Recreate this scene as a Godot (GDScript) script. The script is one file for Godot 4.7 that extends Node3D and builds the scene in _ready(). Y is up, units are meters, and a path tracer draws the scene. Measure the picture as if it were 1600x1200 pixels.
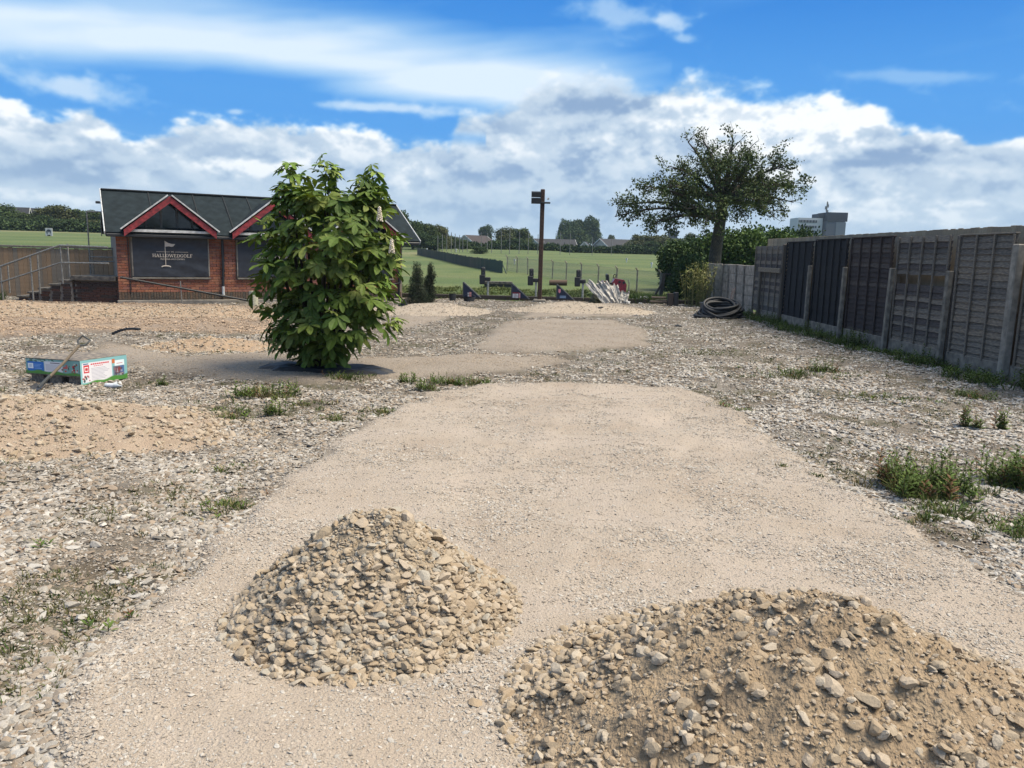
extends Node3D

# ---------------------------------------------------------------- helpers
const FPX := 1209.0
const EYE := Vector3(0, 1.7, 0)
var cam_basis: Basis
var rng := RandomNumberGenerator.new()
var counts := {}
var TX := {}
var MT := {}
var nz := FastNoiseLite.new()
var nz2 := FastNoiseLite.new()

class MB:
	var v := PackedVector3Array()
	var n := PackedVector3Array()
	var c := PackedColorArray()
	var uv := PackedVector2Array()
	func tri(a, b, d):
		v.append(a); v.append(b); v.append(d)
	func quad(a, b, d, e):
		v.append(a); v.append(b); v.append(d); v.append(a); v.append(d); v.append(e)
	func quado(a, b, d, e, ctr):
		var nr = (d - a).cross(b - a)
		if nr.dot((a + b + d + e) * 0.25 - ctr) < 0:
			quad(a, e, d, b)
		else:
			quad(a, b, d, e)
	func trio(a, b, d, ctr):
		var nr = (d - a).cross(b - a)
		if nr.dot((a + b + d) / 3.0 - ctr) < 0:
			tri(a, d, b)
		else:
			tri(a, b, d)
	func box(xf: Transform3D, s: Vector3):
		var h = s * 0.5
		var p = []
		for i in 8:
			p.append(xf * Vector3(h.x if i & 1 else -h.x, h.y if i & 2 else -h.y, h.z if i & 4 else -h.z))
		var o = xf.origin
		for f in [[0, 1, 3, 2], [4, 5, 7, 6], [0, 1, 5, 4], [2, 3, 7, 6], [0, 2, 6, 4], [1, 3, 7, 5]]:
			quado(p[f[0]], p[f[1]], p[f[2]], p[f[3]], o)
	func bar(a: Vector3, b: Vector3, w: float, t: float, up := Vector3.UP):
		# a squared bar from a to b, w wide and t along up
		var d = b - a
		var l = d.length()
		if l < 1e-5: return
		var z = d / l
		var x = up.cross(z)
		if x.length() < 1e-3: x = Vector3.RIGHT.cross(z)
		x = x.normalized()
		var y = z.cross(x)
		box(Transform3D(Basis(x, y, z), (a + b) * 0.5), Vector3(w, t, l))
	func bbox(xf: Transform3D, s: Vector3, b: float):
		# chamfered box
		var h = s * 0.5
		var o = xf.origin
		var q = func(sg: Vector3, k: int):
			var r = Vector3(sg.x * (h.x - b), sg.y * (h.y - b), sg.z * (h.z - b))
			r[k] = sg[k] * h[k]
			return xf * r
		for k in 3:
			var i = (k + 1) % 3
			var j = (k + 2) % 3
			for s1 in [-1.0, 1.0]:
				var pts = []
				for t in [[-1.0, -1.0], [1.0, -1.0], [1.0, 1.0], [-1.0, 1.0]]:
					var sg = Vector3()
					sg[k] = s1; sg[i] = t[0]; sg[j] = t[1]
					pts.append(q.call(sg, k))
				quado(pts[0], pts[1], pts[2], pts[3], o)
				for s2 in [-1.0, 1.0]:
					var a0 = Vector3(); a0[i] = s1; a0[j] = s2; a0[k] = -1.0
					var a1 = a0; a1[k] = 1.0
					quado(q.call(a0, i), q.call(a1, i), q.call(a1, j), q.call(a0, j), o)
		for i in 8:
			var sg = Vector3(1 if i & 1 else -1, 1 if i & 2 else -1, 1 if i & 4 else -1)
			trio(q.call(sg, 0), q.call(sg, 1), q.call(sg, 2), o)
	func tube(pts: Array, rad, seg := 8, cap := true):
		var rings = []
		var nrms = []
		var ref = Vector3(0.31, 0.2, 0.93)
		for i in pts.size():
			var t = (pts[min(i + 1, pts.size() - 1)] - pts[max(i - 1, 0)]).normalized()
			var x = ref.cross(t)
			if x.length() < 0.1: x = Vector3.RIGHT.cross(t)
			x = x.normalized()
			var y = t.cross(x).normalized()
			ref = y.cross(t) if false else ref
			var ring = []; var nn = []
			var r = rad[i] if rad is Array else rad
			for k in seg:
				var a = TAU * k / seg
				var d = x * cos(a) + y * sin(a)
				ring.append(pts[i] + d * r); nn.append(d)
			rings.append(ring); nrms.append(nn)
		for i in pts.size() - 1:
			for k in seg:
				var k2 = (k + 1) % seg
				for w in [[i, k], [i + 1, k], [i + 1, k2], [i, k], [i + 1, k2], [i, k2]]:
					v.append(rings[w[0]][w[1]]); n.append(nrms[w[0]][w[1]])
		if cap:
			for e in [0, pts.size() - 1]:
				var t = (pts[1] - pts[0]).normalized() if e == 0 else (pts[e] - pts[e - 1]).normalized()
				if e == 0: t = -t
				for k in seg:
					var k2 = (k + 1) % seg
					var a = rings[e][k]; var b = rings[e][k2]
					var m = v.size()
					if (b - pts[e]).cross(a - pts[e]).dot(t) > 0:
						tri(pts[e], a, b)
					else:
						tri(pts[e], b, a)
					for q in v.size() - m: n.append(t)
	func prism(poly: Array, xf: Transform3D, depth: float):
		# polygon in local xy (convex or not), extruded along z by +-depth/2
		var pv = PackedVector2Array(poly)
		var ix = Geometry2D.triangulate_polygon(pv)
		var h = depth * 0.5
		for i in range(0, ix.size(), 3):
			var a = pv[ix[i]]; var b = pv[ix[i + 1]]; var d = pv[ix[i + 2]]
			trio(xf * Vector3(a.x, a.y, h), xf * Vector3(b.x, b.y, h), xf * Vector3(d.x, d.y, h), xf * Vector3(a.x, a.y, 0))
			trio(xf * Vector3(a.x, a.y, -h), xf * Vector3(b.x, b.y, -h), xf * Vector3(d.x, d.y, -h), xf * Vector3(a.x, a.y, 0))
		var ccw = not Geometry2D.is_polygon_clockwise(pv)
		for i in pv.size():
			var a = pv[i]; var b = pv[(i + 1) % pv.size()]
			var o = Vector2(b.y - a.y, a.x - b.x) * (1.0 if ccw else -1.0)
			var m = (a + b) * 0.5 - o
			quado(xf * Vector3(a.x, a.y, -h), xf * Vector3(b.x, b.y, -h), xf * Vector3(b.x, b.y, h), xf * Vector3(a.x, a.y, h), xf * Vector3(m.x, m.y, 0))
	func mesh() -> ArrayMesh:
		var ar = []
		ar.resize(Mesh.ARRAY_MAX)
		ar[Mesh.ARRAY_VERTEX] = v
		if n.size() == v.size(): ar[Mesh.ARRAY_NORMAL] = n
		if c.size() == v.size(): ar[Mesh.ARRAY_COLOR] = c
		if uv.size() == v.size(): ar[Mesh.ARRAY_TEX_UV] = uv
		var m = ArrayMesh.new()
		m.add_surface_from_arrays(Mesh.PRIMITIVE_TRIANGLES, ar)
		return m

func ray(u, v): return cam_basis * Vector3((u - 800.0) / FPX, -(v - 600.0) / FPX, -1.0)
func gp(u, v, y := 0.0):      # where the line of sight meets level y
	var d = ray(u, v)
	return EYE + d * ((y - EYE.y) / d.y)
func zp(u, v, z):            # where it meets the plane z metres ahead
	var d = ray(u, v)
	return EYE + d * (z / -d.z)

func numbered(parent, called):
	var k = str(parent.get_instance_id()) + called
	var i = counts.get(k, 0)
	counts[k] = i + 1
	return called if i == 0 else "%s_%03d" % [called, i]

func thing(called, label, category, at := Vector3.ZERO, group := "", turn := 0.0):
	var o := Node3D.new()
	o.name = numbered(self, called)
	add_child(o)
	o.position = at
	o.rotation.y = turn
	o.set_meta("label", label); o.set_meta("category", category)
	if group != "": o.set_meta("group", group)
	return o

func part(parent, called, mesh, m, xf := Transform3D.IDENTITY, label := "", kind := ""):
	var o := MeshInstance3D.new()
	o.name = numbered(parent, called)
	o.mesh = mesh
	o.material_override = m
	parent.add_child(o)
	o.transform = xf
	if label != "": o.set_meta("label", label)
	if kind != "": o.set_meta("kind", kind)
	return o

func solo(called, label, category, mb, m, at := Vector3.ZERO, group := ""):
	var o = part(self, called, mb.mesh() if mb is MB else mb, m, Transform3D(Basis.IDENTITY, at), label)
	o.set_meta("category", category)
	if group != "": o.set_meta("group", group)
	return o

func many(parent, called, mesh, m, buf: PackedFloat32Array, stuff := true):
	var mm := MultiMesh.new()
	mm.transform_format = MultiMesh.TRANSFORM_3D
	mm.use_colors = true
	mm.mesh = mesh
	mm.instance_count = buf.size() / 16
	mm.buffer = buf
	var o := MultiMeshInstance3D.new()
	o.name = numbered(parent, called)
	o.multimesh = mm
	o.material_override = m
	parent.add_child(o)
	if stuff: o.set_meta("kind", "stuff")
	return o

func put(buf: PackedFloat32Array, b: Basis, o: Vector3, c: Color):
	buf.append_array(PackedFloat32Array([b.x.x, b.y.x, b.z.x, o.x, b.x.y, b.y.y, b.z.y, o.y, b.x.z, b.y.z, b.z.z, o.z, c.r, c.g, c.b, 1.0]))

func R(a, b): return rng.randf_range(a, b)
func rbasis(): return Basis(Quaternion(Vector3(R(-1, 1), R(-1, 1), R(-1, 1) + 0.001).normalized(), R(0, TAU)))
func xf(o: Vector3, ry := 0.0): return Transform3D(Basis(Vector3.UP, ry), o)
func sstep(a, b, x): 
	var t = clampf((x - a) / (b - a), 0.0, 1.0)
	return t * t * (3.0 - 2.0 * t)

func tex(key, type, freq, oct, lo, hi, size := 512, seed_ := 1):
	if TX.has(key): return TX[key]
	var f := FastNoiseLite.new()
	f.noise_type = type
	f.seed = seed_
	f.frequency = freq
	f.fractal_octaves = oct
	if type == FastNoiseLite.TYPE_CELLULAR:
		f.cellular_return_type = FastNoiseLite.RETURN_DISTANCE2_SUB
	var t := NoiseTexture2D.new()
	t.width = size; t.height = size
	t.seamless = true
	t.noise = f
	var g := Gradient.new()
	g.set_color(0, lo if lo is Color else Color(lo, lo, lo)); g.set_color(1, hi if hi is Color else Color(hi, hi, hi))
	t.color_ramp = g
	TX[key] = t
	return t

func mat(lin: Color, rough := 0.9, t = null, sc := Vector3.ONE, world := true, bump = null, cm := 0.0, metal := 0.0):
	var m := StandardMaterial3D.new()
	m.albedo_color = lin.linear_to_srgb()
	m.roughness = rough
	m.metallic = metal
	if t != null:
		m.albedo_texture = t
	if t != null or bump != null:
		m.uv1_triplanar = true
		m.uv1_world_triplanar = world
		m.uv1_scale = sc
	if bump != null:
		m.heightmap_enabled = true
		m.heightmap_texture = bump
		m.heightmap_scale = cm
	return m

func vmat(rough := 0.9, t = null, sc := Vector3.ONE, bump = null, cm := 0.0):
	var m = mat(Color(1, 1, 1), rough, t, sc, true, bump, cm)
	m.vertex_color_use_as_albedo = true
	return m

func leafmat(back := 0.35):
	var m = mat(Color(1, 1, 1), 0.75)
	m.metallic_specular = 0.3
	m.vertex_color_use_as_albedo = true
	m.cull_mode = BaseMaterial3D.CULL_DISABLED
	m.backlight_enabled = true
	m.backlight = Color(back, back, back * 0.5)
	return m

# ---------------------------------------------------------------- sky
var top_line := [[-900, 175], [-600, 205], [-300, 170], [-100, 150], [0, 158], [60, 170], [130, 164], [200, 205], [300, 186], [420, 190], [520, 194], [640, 220], [700, 214], [722, 168], [800, 150], [860, 120], [950, 112], [1020, 138], [1100, 132], [1200, 146], [1290, 158], [1365, 166], [1410, 190], [1490, 200], [1530, 222], [1600, 212], [1800, 190], [2100, 205], [2500, 175]]
var sky_a := FastNoiseLite.new()
var sky_b := FastNoiseLite.new()
var sky_c := FastNoiseLite.new()
# soft clouds: u, v, half width, half height, weight, tilt (v per u)
var puffs := [[120, 140, 120, 20, 0.75, 0.2], [600, 168, 100, 8, 0.75, 0.05], [690, 174, 40, 13, 0.7, 0.0], [965, 20, 60, 24, 0.55, 0.1], [1048, 32, 28, 15, 0.7, 0.0], [1072, 60, 18, 8, 0.5, 0.0], [1420, 119, 150, 13, 0.35, 0.02], [368, 174, 14, 5, 0.6, 0.0], [-300, 60, 200, 40, 0.7, 0.1], [1900, 80, 220, 30, 0.6, -0.1], [2300, 20, 200, 50, 0.6, 0.1]]
var greys := [[1450, 243, 150, 17, 0.75, 0.06], [1350, 255, 60, 9, 0.5, 0.0], [1252, 252, 20, 11, 0.55, 0.0], [1126, 160, 18, 10, 0.6, 0.1], [868, 102, 26, 10, 0.4, 0.2], [110, 268, 150, 34, 0.6, 0.05], [950, 160, 140, 34, 0.5, 0.0], [760, 270, 260, 22, 0.3, 0.0], [780, 335, 300, 34, 0.3, 0.0], [1180, 290, 120, 18, 0.25, 0.0], [-300, 250, 200, 30, 0.6, 0.0], [1900, 260, 200, 25, 0.6, 0.0]]
var whites := [[1210, 190, 190, 42, 0.85, 0.12], [1340, 185, 70, 22, 0.9, 0.2], [1450, 205, 60, 14, 0.8, 0.2], [380, 258, 80, 16, 0.85, 0.05], [60, 178, 90, 20, 0.85, 0.1], [190, 218, 70, 14, 0.6, 0.2], [1200, 270, 90, 40, 0.7, 0.2], [1350, 330, 110, 24, 0.55, 0.0], [1520, 335, 80, 28, 0.6, 0.0], [60, 308, 110, 12, 0.75, 0.08], [200, 278, 60, 14, 0.5, 0.1], [640, 275, 40, 22, 0.5, 0.0], [560, 205, 90, 10, 0.6, 0.15], [1760, 190, 140, 30, 0.7, 0.0], [-250, 190, 140, 30, 0.7, 0.0]]

func lin(r, g, b): return Color(r / 255.0, g / 255.0, b / 255.0)

func sky_at(az: float, el: float) -> Color:
	# az, el in radians; the result is sRGB
	var d = Vector3(sin(az) * cos(el), sin(el), -cos(az) * cos(el))
	# cloud chart: straight lines of sight ahead, even degrees further round
	var far_u = 800.0 + az * 1300.0
	var far_v = 395.0 + 0.0244 * (far_u - 800.0) - el * 1350.0
	var u = far_u
	var v = far_v
	if absf(az) < 0.9:
		var k = d * cam_basis
		if k.z < -0.15:
			var bl = sstep(0.9, 0.66, absf(az)) * sstep(0.75, 0.5, el)
			u = lerpf(far_u, 800.0 + FPX * k.x / -k.z, bl)
			v = lerpf(far_v, 600.0 - FPX * k.y / -k.z, bl)
	var e = rad_to_deg(el)
	# clear air
	var c: Color
	if e < 9.0: c = lin(160, 198, 226).lerp(lin(90, 160, 230), sstep(0.0, 9.0, e))
	else: c = lin(90, 160, 230).lerp(lin(46, 122, 210), sstep(9.0, 22.0, e) * (0.72 + 0.28 * sstep(-0.5, 0.45, az)))
	if e > 22.0: c = c.lerp(lin(30, 92, 185), sstep(22.0, 80.0, e))
	var q = d * 57.3
	var w1 = sky_a.get_noise_3d(q.x * 1.0, q.y * 2.0, q.z * 1.0)
	var w2 = sky_b.get_noise_3d(q.x, q.y * 1.8, q.z)
	# high thin veil, stretched sideways
	var s1 = sky_c.get_noise_3d(q.x * 0.35 + w1 * 0.8, q.y * 2.6 - d.x * 14.0, q.z * 0.35)
	var band_c = 42.0 + 0.00011 * (u + 150.0) * (u + 150.0)
	var fade = sstep(-500.0, -100.0, u) * (1.0 - sstep(880.0, 1130.0, u))
	var dv = v - band_c
	var veil = exp(-pow(dv / (46.0 if dv > 0 else 80.0), 2.0)) * fade * 1.15 + s1 * 0.55 - 0.12
	if e > 19.0 or fade < 0.5:
		veil = maxf(veil, (s1 - 0.02 + w1 * 0.25) * 1.5 * sstep(14.0, 21.0, e) * (1.0 - fade * (1.0 - sstep(19.0, 24.0, e))))
	if u > 1050.0 and u < 1700.0 and e < 24.0: veil *= sstep(24.0, 18.0, e) * 0.4 if e > 18.0 else 0.4
	if e > 21.0: veil = maxf(veil, sstep(-0.55, 0.12, s1 + w1 * 0.4) * 0.92 * sstep(21.0, 34.0, e))
	veil = clampf(veil, 0.0, 0.92)
	c = c.lerp(lin(228, 240, 251).lerp(lin(243, 243, 242), sstep(22.0, 36.0, e)), veil)
	for p in puffs:
		var x = (u - p[0]) / p[2]
		if absf(x) > 2.2: continue
		var y = (v - p[1] - p[5] * (u - p[0])) / p[3]
		if absf(y) > 2.2: continue
		var a = sstep(0.15, 0.95, exp(-(x * x + y * y)) * 0.95 + w2 * 0.55 + w1 * 0.35) * p[4]
		c = c.lerp(lin(222, 234, 247), a)
	# the bank of cumulus along the horizon
	var tv = 190.0
	for i in top_line.size() - 1:
		if u >= top_line[i][0] and u < top_line[i + 1][0]:
			tv = lerpf(top_line[i][1], top_line[i + 1][1], sstep(0.0, 1.0, (u - top_line[i][0]) / (top_line[i + 1][0] - top_line[i][0])))
	if v > tv - 60.0:
		var soft = 10.0
		if u > 700.0 and u < 1260.0: soft = 18.0
		var edge = v - tv + w1 * 34.0 + w2 * 22.0 - 4.0
		var a = sstep(-soft, soft, edge)
		if u > 250.0 and u < 760.0: a *= 1.0 - 0.55 * exp(-pow((v - 208.0 - (u - 640.0) * 0.09) / 9.0, 2.0)) * sstep(600.0, 700.0, u)
		if a > 0.0:
			var sh = sky_b.get_noise_3d(q.x - 0.9, (q.y - 0.9) * 1.8, q.z - 0.3)
			var relief = clampf((w2 - sh) * 1.5 + 0.5, 0.0, 1.0)
			var calm = 0.6 + 0.4 * sstep(2.0, 7.0, e)
			var lum = 0.42 + (0.42 * (relief - 0.42) + w1 * 0.36) * calm + 0.26 * exp(-maxf(edge, 0.0) / 22.0)
			for p in whites:
				var x = (u - p[0]) / p[2]
				if absf(x) > 2.2: continue
				var y = (v - p[1] - p[5] * (u - p[0])) / p[3]
				if absf(y) > 2.2: continue
				lum += sstep(0.2, 0.9, exp(-(x * x + y * y)) + w2 * 0.5 + w1 * 0.25) * p[4] * (0.4 + 0.25 * relief)
			for p in greys:
				var x = (u - p[0]) / p[2]
				if absf(x) > 2.2: continue
				var y = (v - p[1] - p[5] * (u - p[0])) / p[3]
				if absf(y) > 2.2: continue
				lum -= sstep(0.2, 0.9, exp(-(x * x + y * y)) + w2 * 0.45 + w1 * 0.3) * p[4] * 0.58
			lum = clampf(lum, 0.0, 1.0)
			var cc = lin(140, 168, 202).lerp(lin(192, 210, 228), sstep(0.0, 0.5, lum)).lerp(lin(246, 250, 253), sstep(0.45, 1.0, lum))
			cc = cc.lerp(lin(178, 203, 224), 0.6 * sstep(7.5, 0.0, e))
			c = c.lerp(cc, a)
	return c

func make_sky():
	sky_a.noise_type = FastNoiseLite.TYPE_SIMPLEX_SMOOTH; sky_a.seed = 11; sky_a.frequency = 0.16; sky_a.fractal_octaves = 6; sky_a.fractal_gain = 0.56
	sky_b.noise_type = FastNoiseLite.TYPE_SIMPLEX_SMOOTH; sky_b.seed = 5; sky_b.frequency = 0.30; sky_b.fractal_octaves = 6; sky_b.fractal_gain = 0.6
	sky_c.noise_type = FastNoiseLite.TYPE_SIMPLEX_SMOOTH; sky_c.seed = 23; sky_c.frequency = 0.10; sky_c.fractal_octaves = 4
	# the middle column of the panorama looks along +z
	var im := Image.create(512, 256, false, Image.FORMAT_RGB8)
	var below = lin(150, 150, 140)
	for y in 256:
		var el = (0.5 - (y + 0.5) / 256.0) * PI
		for x in 512:
			if el < -0.03: im.set_pixel(x, y, below)
			else: im.set_pixel(x, y, sky_at(wrapf((x + 0.5) / 512.0 * TAU, -PI, PI), maxf(el, 0.0)))
	im.resize(4096, 2048, Image.INTERPOLATE_BILINEAR)
	for y in range(725, 1030):
		var el = (0.5 - (y + 0.5) / 2048.0) * PI
		for xx in range(-490, 490):
			im.set_pixel(posmod(xx, 4096), y, sky_at((xx + 0.5) / 4096.0 * TAU, maxf(el, 0.0)))
	return ImageTexture.create_from_image(im)

# ---------------------------------------------------------------- start
func _ready():
	rng.seed = 7
	nz.seed = 3; nz.frequency = 1.0; nz.noise_type = FastNoiseLite.TYPE_SIMPLEX_SMOOTH; nz.fractal_octaves = 3
	nz2.seed = 9; nz2.frequency = 1.0; nz2.noise_type = FastNoiseLite.TYPE_SIMPLEX_SMOOTH; nz2.fractal_octaves = 4
	# camera, sky, sun, exposure
	var cam := Camera3D.new()
	cam.name = "camera"
	cam.position = EYE
	cam.rotation_degrees = Vector3(-9.62, 0, 1.4)
	cam.fov = rad_to_deg(2.0 * atan(600.0 / FPX))
	cam.near = 0.05; cam.far = 3000.0
	add_child(cam)
	cam_basis = cam.transform.basis
	cam.current = true
	var env := Environment.new()
	env.background_mode = Environment.BG_SKY
	var pano := PanoramaSkyMaterial.new()
	pano.panorama = make_sky()
	pano.energy_multiplier = 0.57
	var sky := Sky.new()
	sky.sky_material = pano
	env.sky = sky
	env.tonemap_mode = Environment.TONE_MAPPER_LINEAR
	env.tonemap_exposure = 1.92
	env.sdfgi_enabled = true; env.ssao_enabled = true; env.ssil_enabled = true
	env.fog_enabled = true
	env.fog_density = 0.00025
	env.fog_light_color = Color(0.74, 0.83, 0.92)
	var we := WorldEnvironment.new()
	we.name = "world_environment"
	we.environment = env
	add_child(we)
	var sun := DirectionalLight3D.new()
	sun.name = "sun"
	sun.light_energy = 1.2
	sun.light_color = Color(1.0, 0.95, 0.87)
	sun.light_angular_distance = 38.0
	sun.shadow_enabled = true
	add_child(sun)
	var sd = Vector3(sin(deg_to_rad(94)) * cos(deg_to_rad(58)), sin(deg_to_rad(58)), -cos(deg_to_rad(94)) * cos(deg_to_rad(58)))
	sun.look_at_from_position(Vector3.ZERO, -sd, Vector3.UP)
	print("sky done ", Time.get_ticks_msec())
	build_materials()
	build_ground()
	print("ground done ", Time.get_ticks_msec())
	build_heaps()
	build_gravel()
	print("gravel done ", Time.get_ticks_msec())
	build_pavilion()
	build_left_side()
	build_fence()
	build_chestnut()
	build_big_tree()
	build_shrubs()
	print("plants done ", Time.get_ticks_msec())
	build_tee_line()
	build_field_things()
	build_far()
	build_box_and_shovel()
	build_clutter()
	build_weeds()
	print("done ", Time.get_ticks_msec())

func build_materials():
	var S = FastNoiseLite.TYPE_SIMPLEX_SMOOTH
	tex("fine", S, 0.08, 4, 0.72, 1.0, 512, 2)
	tex("blotch", S, 0.012, 5, 0.62, 1.0, 512, 3)
	tex("rough", S, 0.03, 5, 0.0, 1.0, 512, 4)
	tex("wood", S, 0.02, 4, 0.66, 1.0, 512, 6)
	tex("weather", S, 0.016, 5, Color(0.42, 0.43, 0.46), Color(1.0, 0.96, 0.9), 512, 8)
	tex("grit", FastNoiseLite.TYPE_CELLULAR, 0.045, 2, 0.62, 1.0, 1024, 5)
	tex("gritbump", FastNoiseLite.TYPE_CELLULAR, 0.045, 2, 0.0, 1.0, 1024, 5)
	tex("grass", S, 0.05, 5, Color(0.62, 0.66, 0.55), Color(1, 1, 1), 512, 12)
	MT.ground = vmat(0.95, TX.grit, Vector3.ONE * 1.25, TX.rough, 1.2)
	MT.path = vmat(0.95, TX.fine, Vector3.ONE * 3.4, TX.rough, 0.7)
	MT.soil = vmat(0.95, TX.fine, Vector3.ONE * 3.0, TX.rough, 1.6)
	MT.field = vmat(0.95, TX.grass, Vector3.ONE * 0.45, TX.rough, 3.0)
	MT.stone = vmat(0.9, TX.fine, Vector3.ONE * 5.0, TX.rough, 0.15)
	MT.grass = leafmat(0.3)
	MT.leaf = leafmat(0.35)
	MT.concrete = mat(Color(0.265, 0.24, 0.2), 0.92, TX.blotch, Vector3.ONE * 0.8, true, TX.rough, 0.15)
	MT.concrete_pale = mat(Color(0.34, 0.31, 0.265), 0.92, TX.blotch, Vector3.ONE * 0.7, true, TX.rough, 0.15)
	MT.plank = mat(Color(0.42, 0.37, 0.31), 0.92, TX.blotch, Vector3.ONE * 0.7, true, TX.rough, 0.15)
	MT.slab = mat(Color(0.22, 0.21, 0.19), 0.9, TX.weather, Vector3.ONE * 0.8, true, TX.rough, 0.4)
	MT.galv = mat(Color(0.30, 0.30, 0.285), 0.6, TX.blotch, Vector3.ONE * 2.0, true, null, 0, 0.35)
	MT.white = mat(Color(0.72, 0.74, 0.74), 0.5, TX.blotch, Vector3.ONE * 0.9)
	MT.red = mat(Color(0.42, 0.045, 0.06), 0.6, TX.weather, Vector3.ONE * 0.9)
	MT.felt = mat(Color(0.025, 0.036, 0.042), 0.95, TX.blotch, Vector3(0.5, 0.5, 0.5), true, TX.rough, 0.3)
	MT.felt.metallic_specular = 0.25
	MT.feltdark = mat(Color(0.01, 0.013, 0.015), 0.95)
	MT.black = mat(Color(0.012, 0.014, 0.017), 0.5)
	MT.rubber = mat(Color(0.02, 0.024, 0.028), 0.6, TX.blotch, Vector3.ONE * 2.0)
	MT.glass = mat(Color(0.03, 0.04, 0.045), 0.08, TX.blotch, Vector3.ONE * 1.1)
	MT.frame = mat(Color(0.05, 0.055, 0.055), 0.6)
	MT.mortar = mat(Color(0.3, 0.26, 0.22), 0.95, TX.fine, Vector3.ONE * 3.0)
	MT.bark = mat(Color(0.15, 0.135, 0.11), 0.95, TX.weather, Vector3(3, 0.7, 3), true, TX.rough, 2.0)
	MT.barkdark = mat(Color(0.05, 0.045, 0.037), 0.95, TX.weather, Vector3(3, 0.7, 3), true, TX.rough, 1.0)
	MT.banner = mat(Color(0.026, 0.033, 0.048), 0.55, TX.blotch, Vector3.ONE * 0.7)
	MT.print = mat(Color(0.55, 0.5, 0.43), 0.7)
	MT.bricks = []
	for c in [Color(0.40, 0.145, 0.08), Color(0.34, 0.12, 0.072), Color(0.44, 0.19, 0.11), Color(0.27, 0.105, 0.08), Color(0.40, 0.17, 0.12)]:
		MT.bricks.append(mat(c, 0.9, TX.blotch, Vector3.ONE * 4.0, true, TX.rough, 0.2))
	MT.stones = []
	for c in [Color(0.42, 0.34, 0.24), Color(0.36, 0.285, 0.195), Color(0.46, 0.38, 0.285), Color(0.39, 0.30, 0.2), Color(0.31, 0.25, 0.18), Color(0.41, 0.375, 0.31), Color(0.48, 0.415, 0.325)]:
		MT.stones.append(mat(c, 0.9, TX.fine, Vector3.ONE * 5.0, true, TX.rough, 0.2))
	MT.rocks = []
	for k in 9: MT.rocks.append(rock(100 + k, k % 3))

func rock(sd, kind):
	# an angular broken stone about 2 units across: a ball cut by random planes
	var r := RandomNumberGenerator.new()
	r.seed = sd
	var t = (1.0 + sqrt(5.0)) / 2.0
	var vs = [Vector3(-1, t, 0), Vector3(1, t, 0), Vector3(-1, -t, 0), Vector3(1, -t, 0), Vector3(0, -1, t), Vector3(0, 1, t), Vector3(0, -1, -t), Vector3(0, 1, -t), Vector3(t, 0, -1), Vector3(t, 0, 1), Vector3(-t, 0, -1), Vector3(-t, 0, 1)]
	for i in 12: vs[i] = vs[i].normalized()
	var fs = [[0, 11, 5], [0, 5, 1], [0, 1, 7], [0, 7, 10], [0, 10, 11], [1, 5, 9], [5, 11, 4], [11, 10, 2], [10, 7, 6], [7, 1, 8], [3, 9, 4], [3, 4, 2], [3, 2, 6], [3, 6, 8], [3, 8, 9], [4, 9, 5], [2, 4, 11], [6, 2, 10], [8, 6, 7], [9, 8, 1]]
	var mid = {}
	var f2 = []
	for f in fs:
		var m = []
		for e in [[f[0], f[1]], [f[1], f[2]], [f[2], f[0]]]:
			var k = str(mini(e[0], e[1])) + "_" + str(maxi(e[0], e[1]))
			if not mid.has(k):
				mid[k] = vs.size()
				vs.append(((vs[e[0]] + vs[e[1]]) * 0.5).normalized())
			m.append(mid[k])
		f2.append_array([[f[0], m[0], m[2]], [f[1], m[1], m[0]], [f[2], m[2], m[1]], m])
	for i in vs.size(): vs[i] *= r.randf_range(0.92, 1.08)
	for k in 9:
		var d = Vector3(r.randf_range(-1, 1), r.randf_range(-1, 1), r.randf_range(-1, 1)).normalized()
		var o = r.randf_range(0.46, 0.74)
		for i in vs.size():
			var s = vs[i].dot(d) - o
			if s > 0: vs[i] -= d * s
	var sc = [Vector3(1.1, 0.75, 0.9), Vector3(1.25, 0.58, 0.95), Vector3(1.0, 0.85, 0.95)][kind]
	var mb := MB.new()
	for f in f2:
		mb.trio(vs[f[0]] * sc * 1.25, vs[f[1]] * sc * 1.25, vs[f[2]] * sc * 1.25, Vector3.ZERO)
	return mb.mesh()

# ---------------------------------------------------------------- ground
const GX0 := -20.0
const GZ0 := -33.0
const GC := 0.15
const GNX := 216
const GNZ := 230
var sd_path := PackedFloat32Array()
var sd_smooth := PackedFloat32Array()
var sd_spread := PackedFloat32Array()

func world_poly(px):
	var o = PackedVector2Array()
	for p in px:
		var w = gp(p[0], p[1])
		o.append(Vector2(w.x, w.z))
	return o

func sdf_map(polys):
	var m := PackedFloat32Array()
	m.resize(GNX * GNZ)
	m.fill(-2.0)
	for pl in polys:
		var bb = Rect2(pl[0], Vector2.ZERO)
		for p in pl: bb = bb.expand(p)
		bb = bb.grow(1.2)
		var n = pl.size()
		for iz in GNZ:
			var z = GZ0 + iz * GC
			if z < bb.position.y or z > bb.end.y: continue
			for ix in GNX:
				var p = Vector2(GX0 + ix * GC, z)
				if p.x < bb.position.x or p.x > bb.end.x: continue
				var d = 1e9
				for i in n:
					d = minf(d, p.distance_squared_to(Geometry2D.get_closest_point_to_segment(p, pl[i], pl[(i + 1) % n])))
				d = sqrt(d)
				if not Geometry2D.is_point_in_polygon(p, pl): d = -d
				m[iz * GNX + ix] = maxf(m[iz * GNX + ix], d)
	return m

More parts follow.
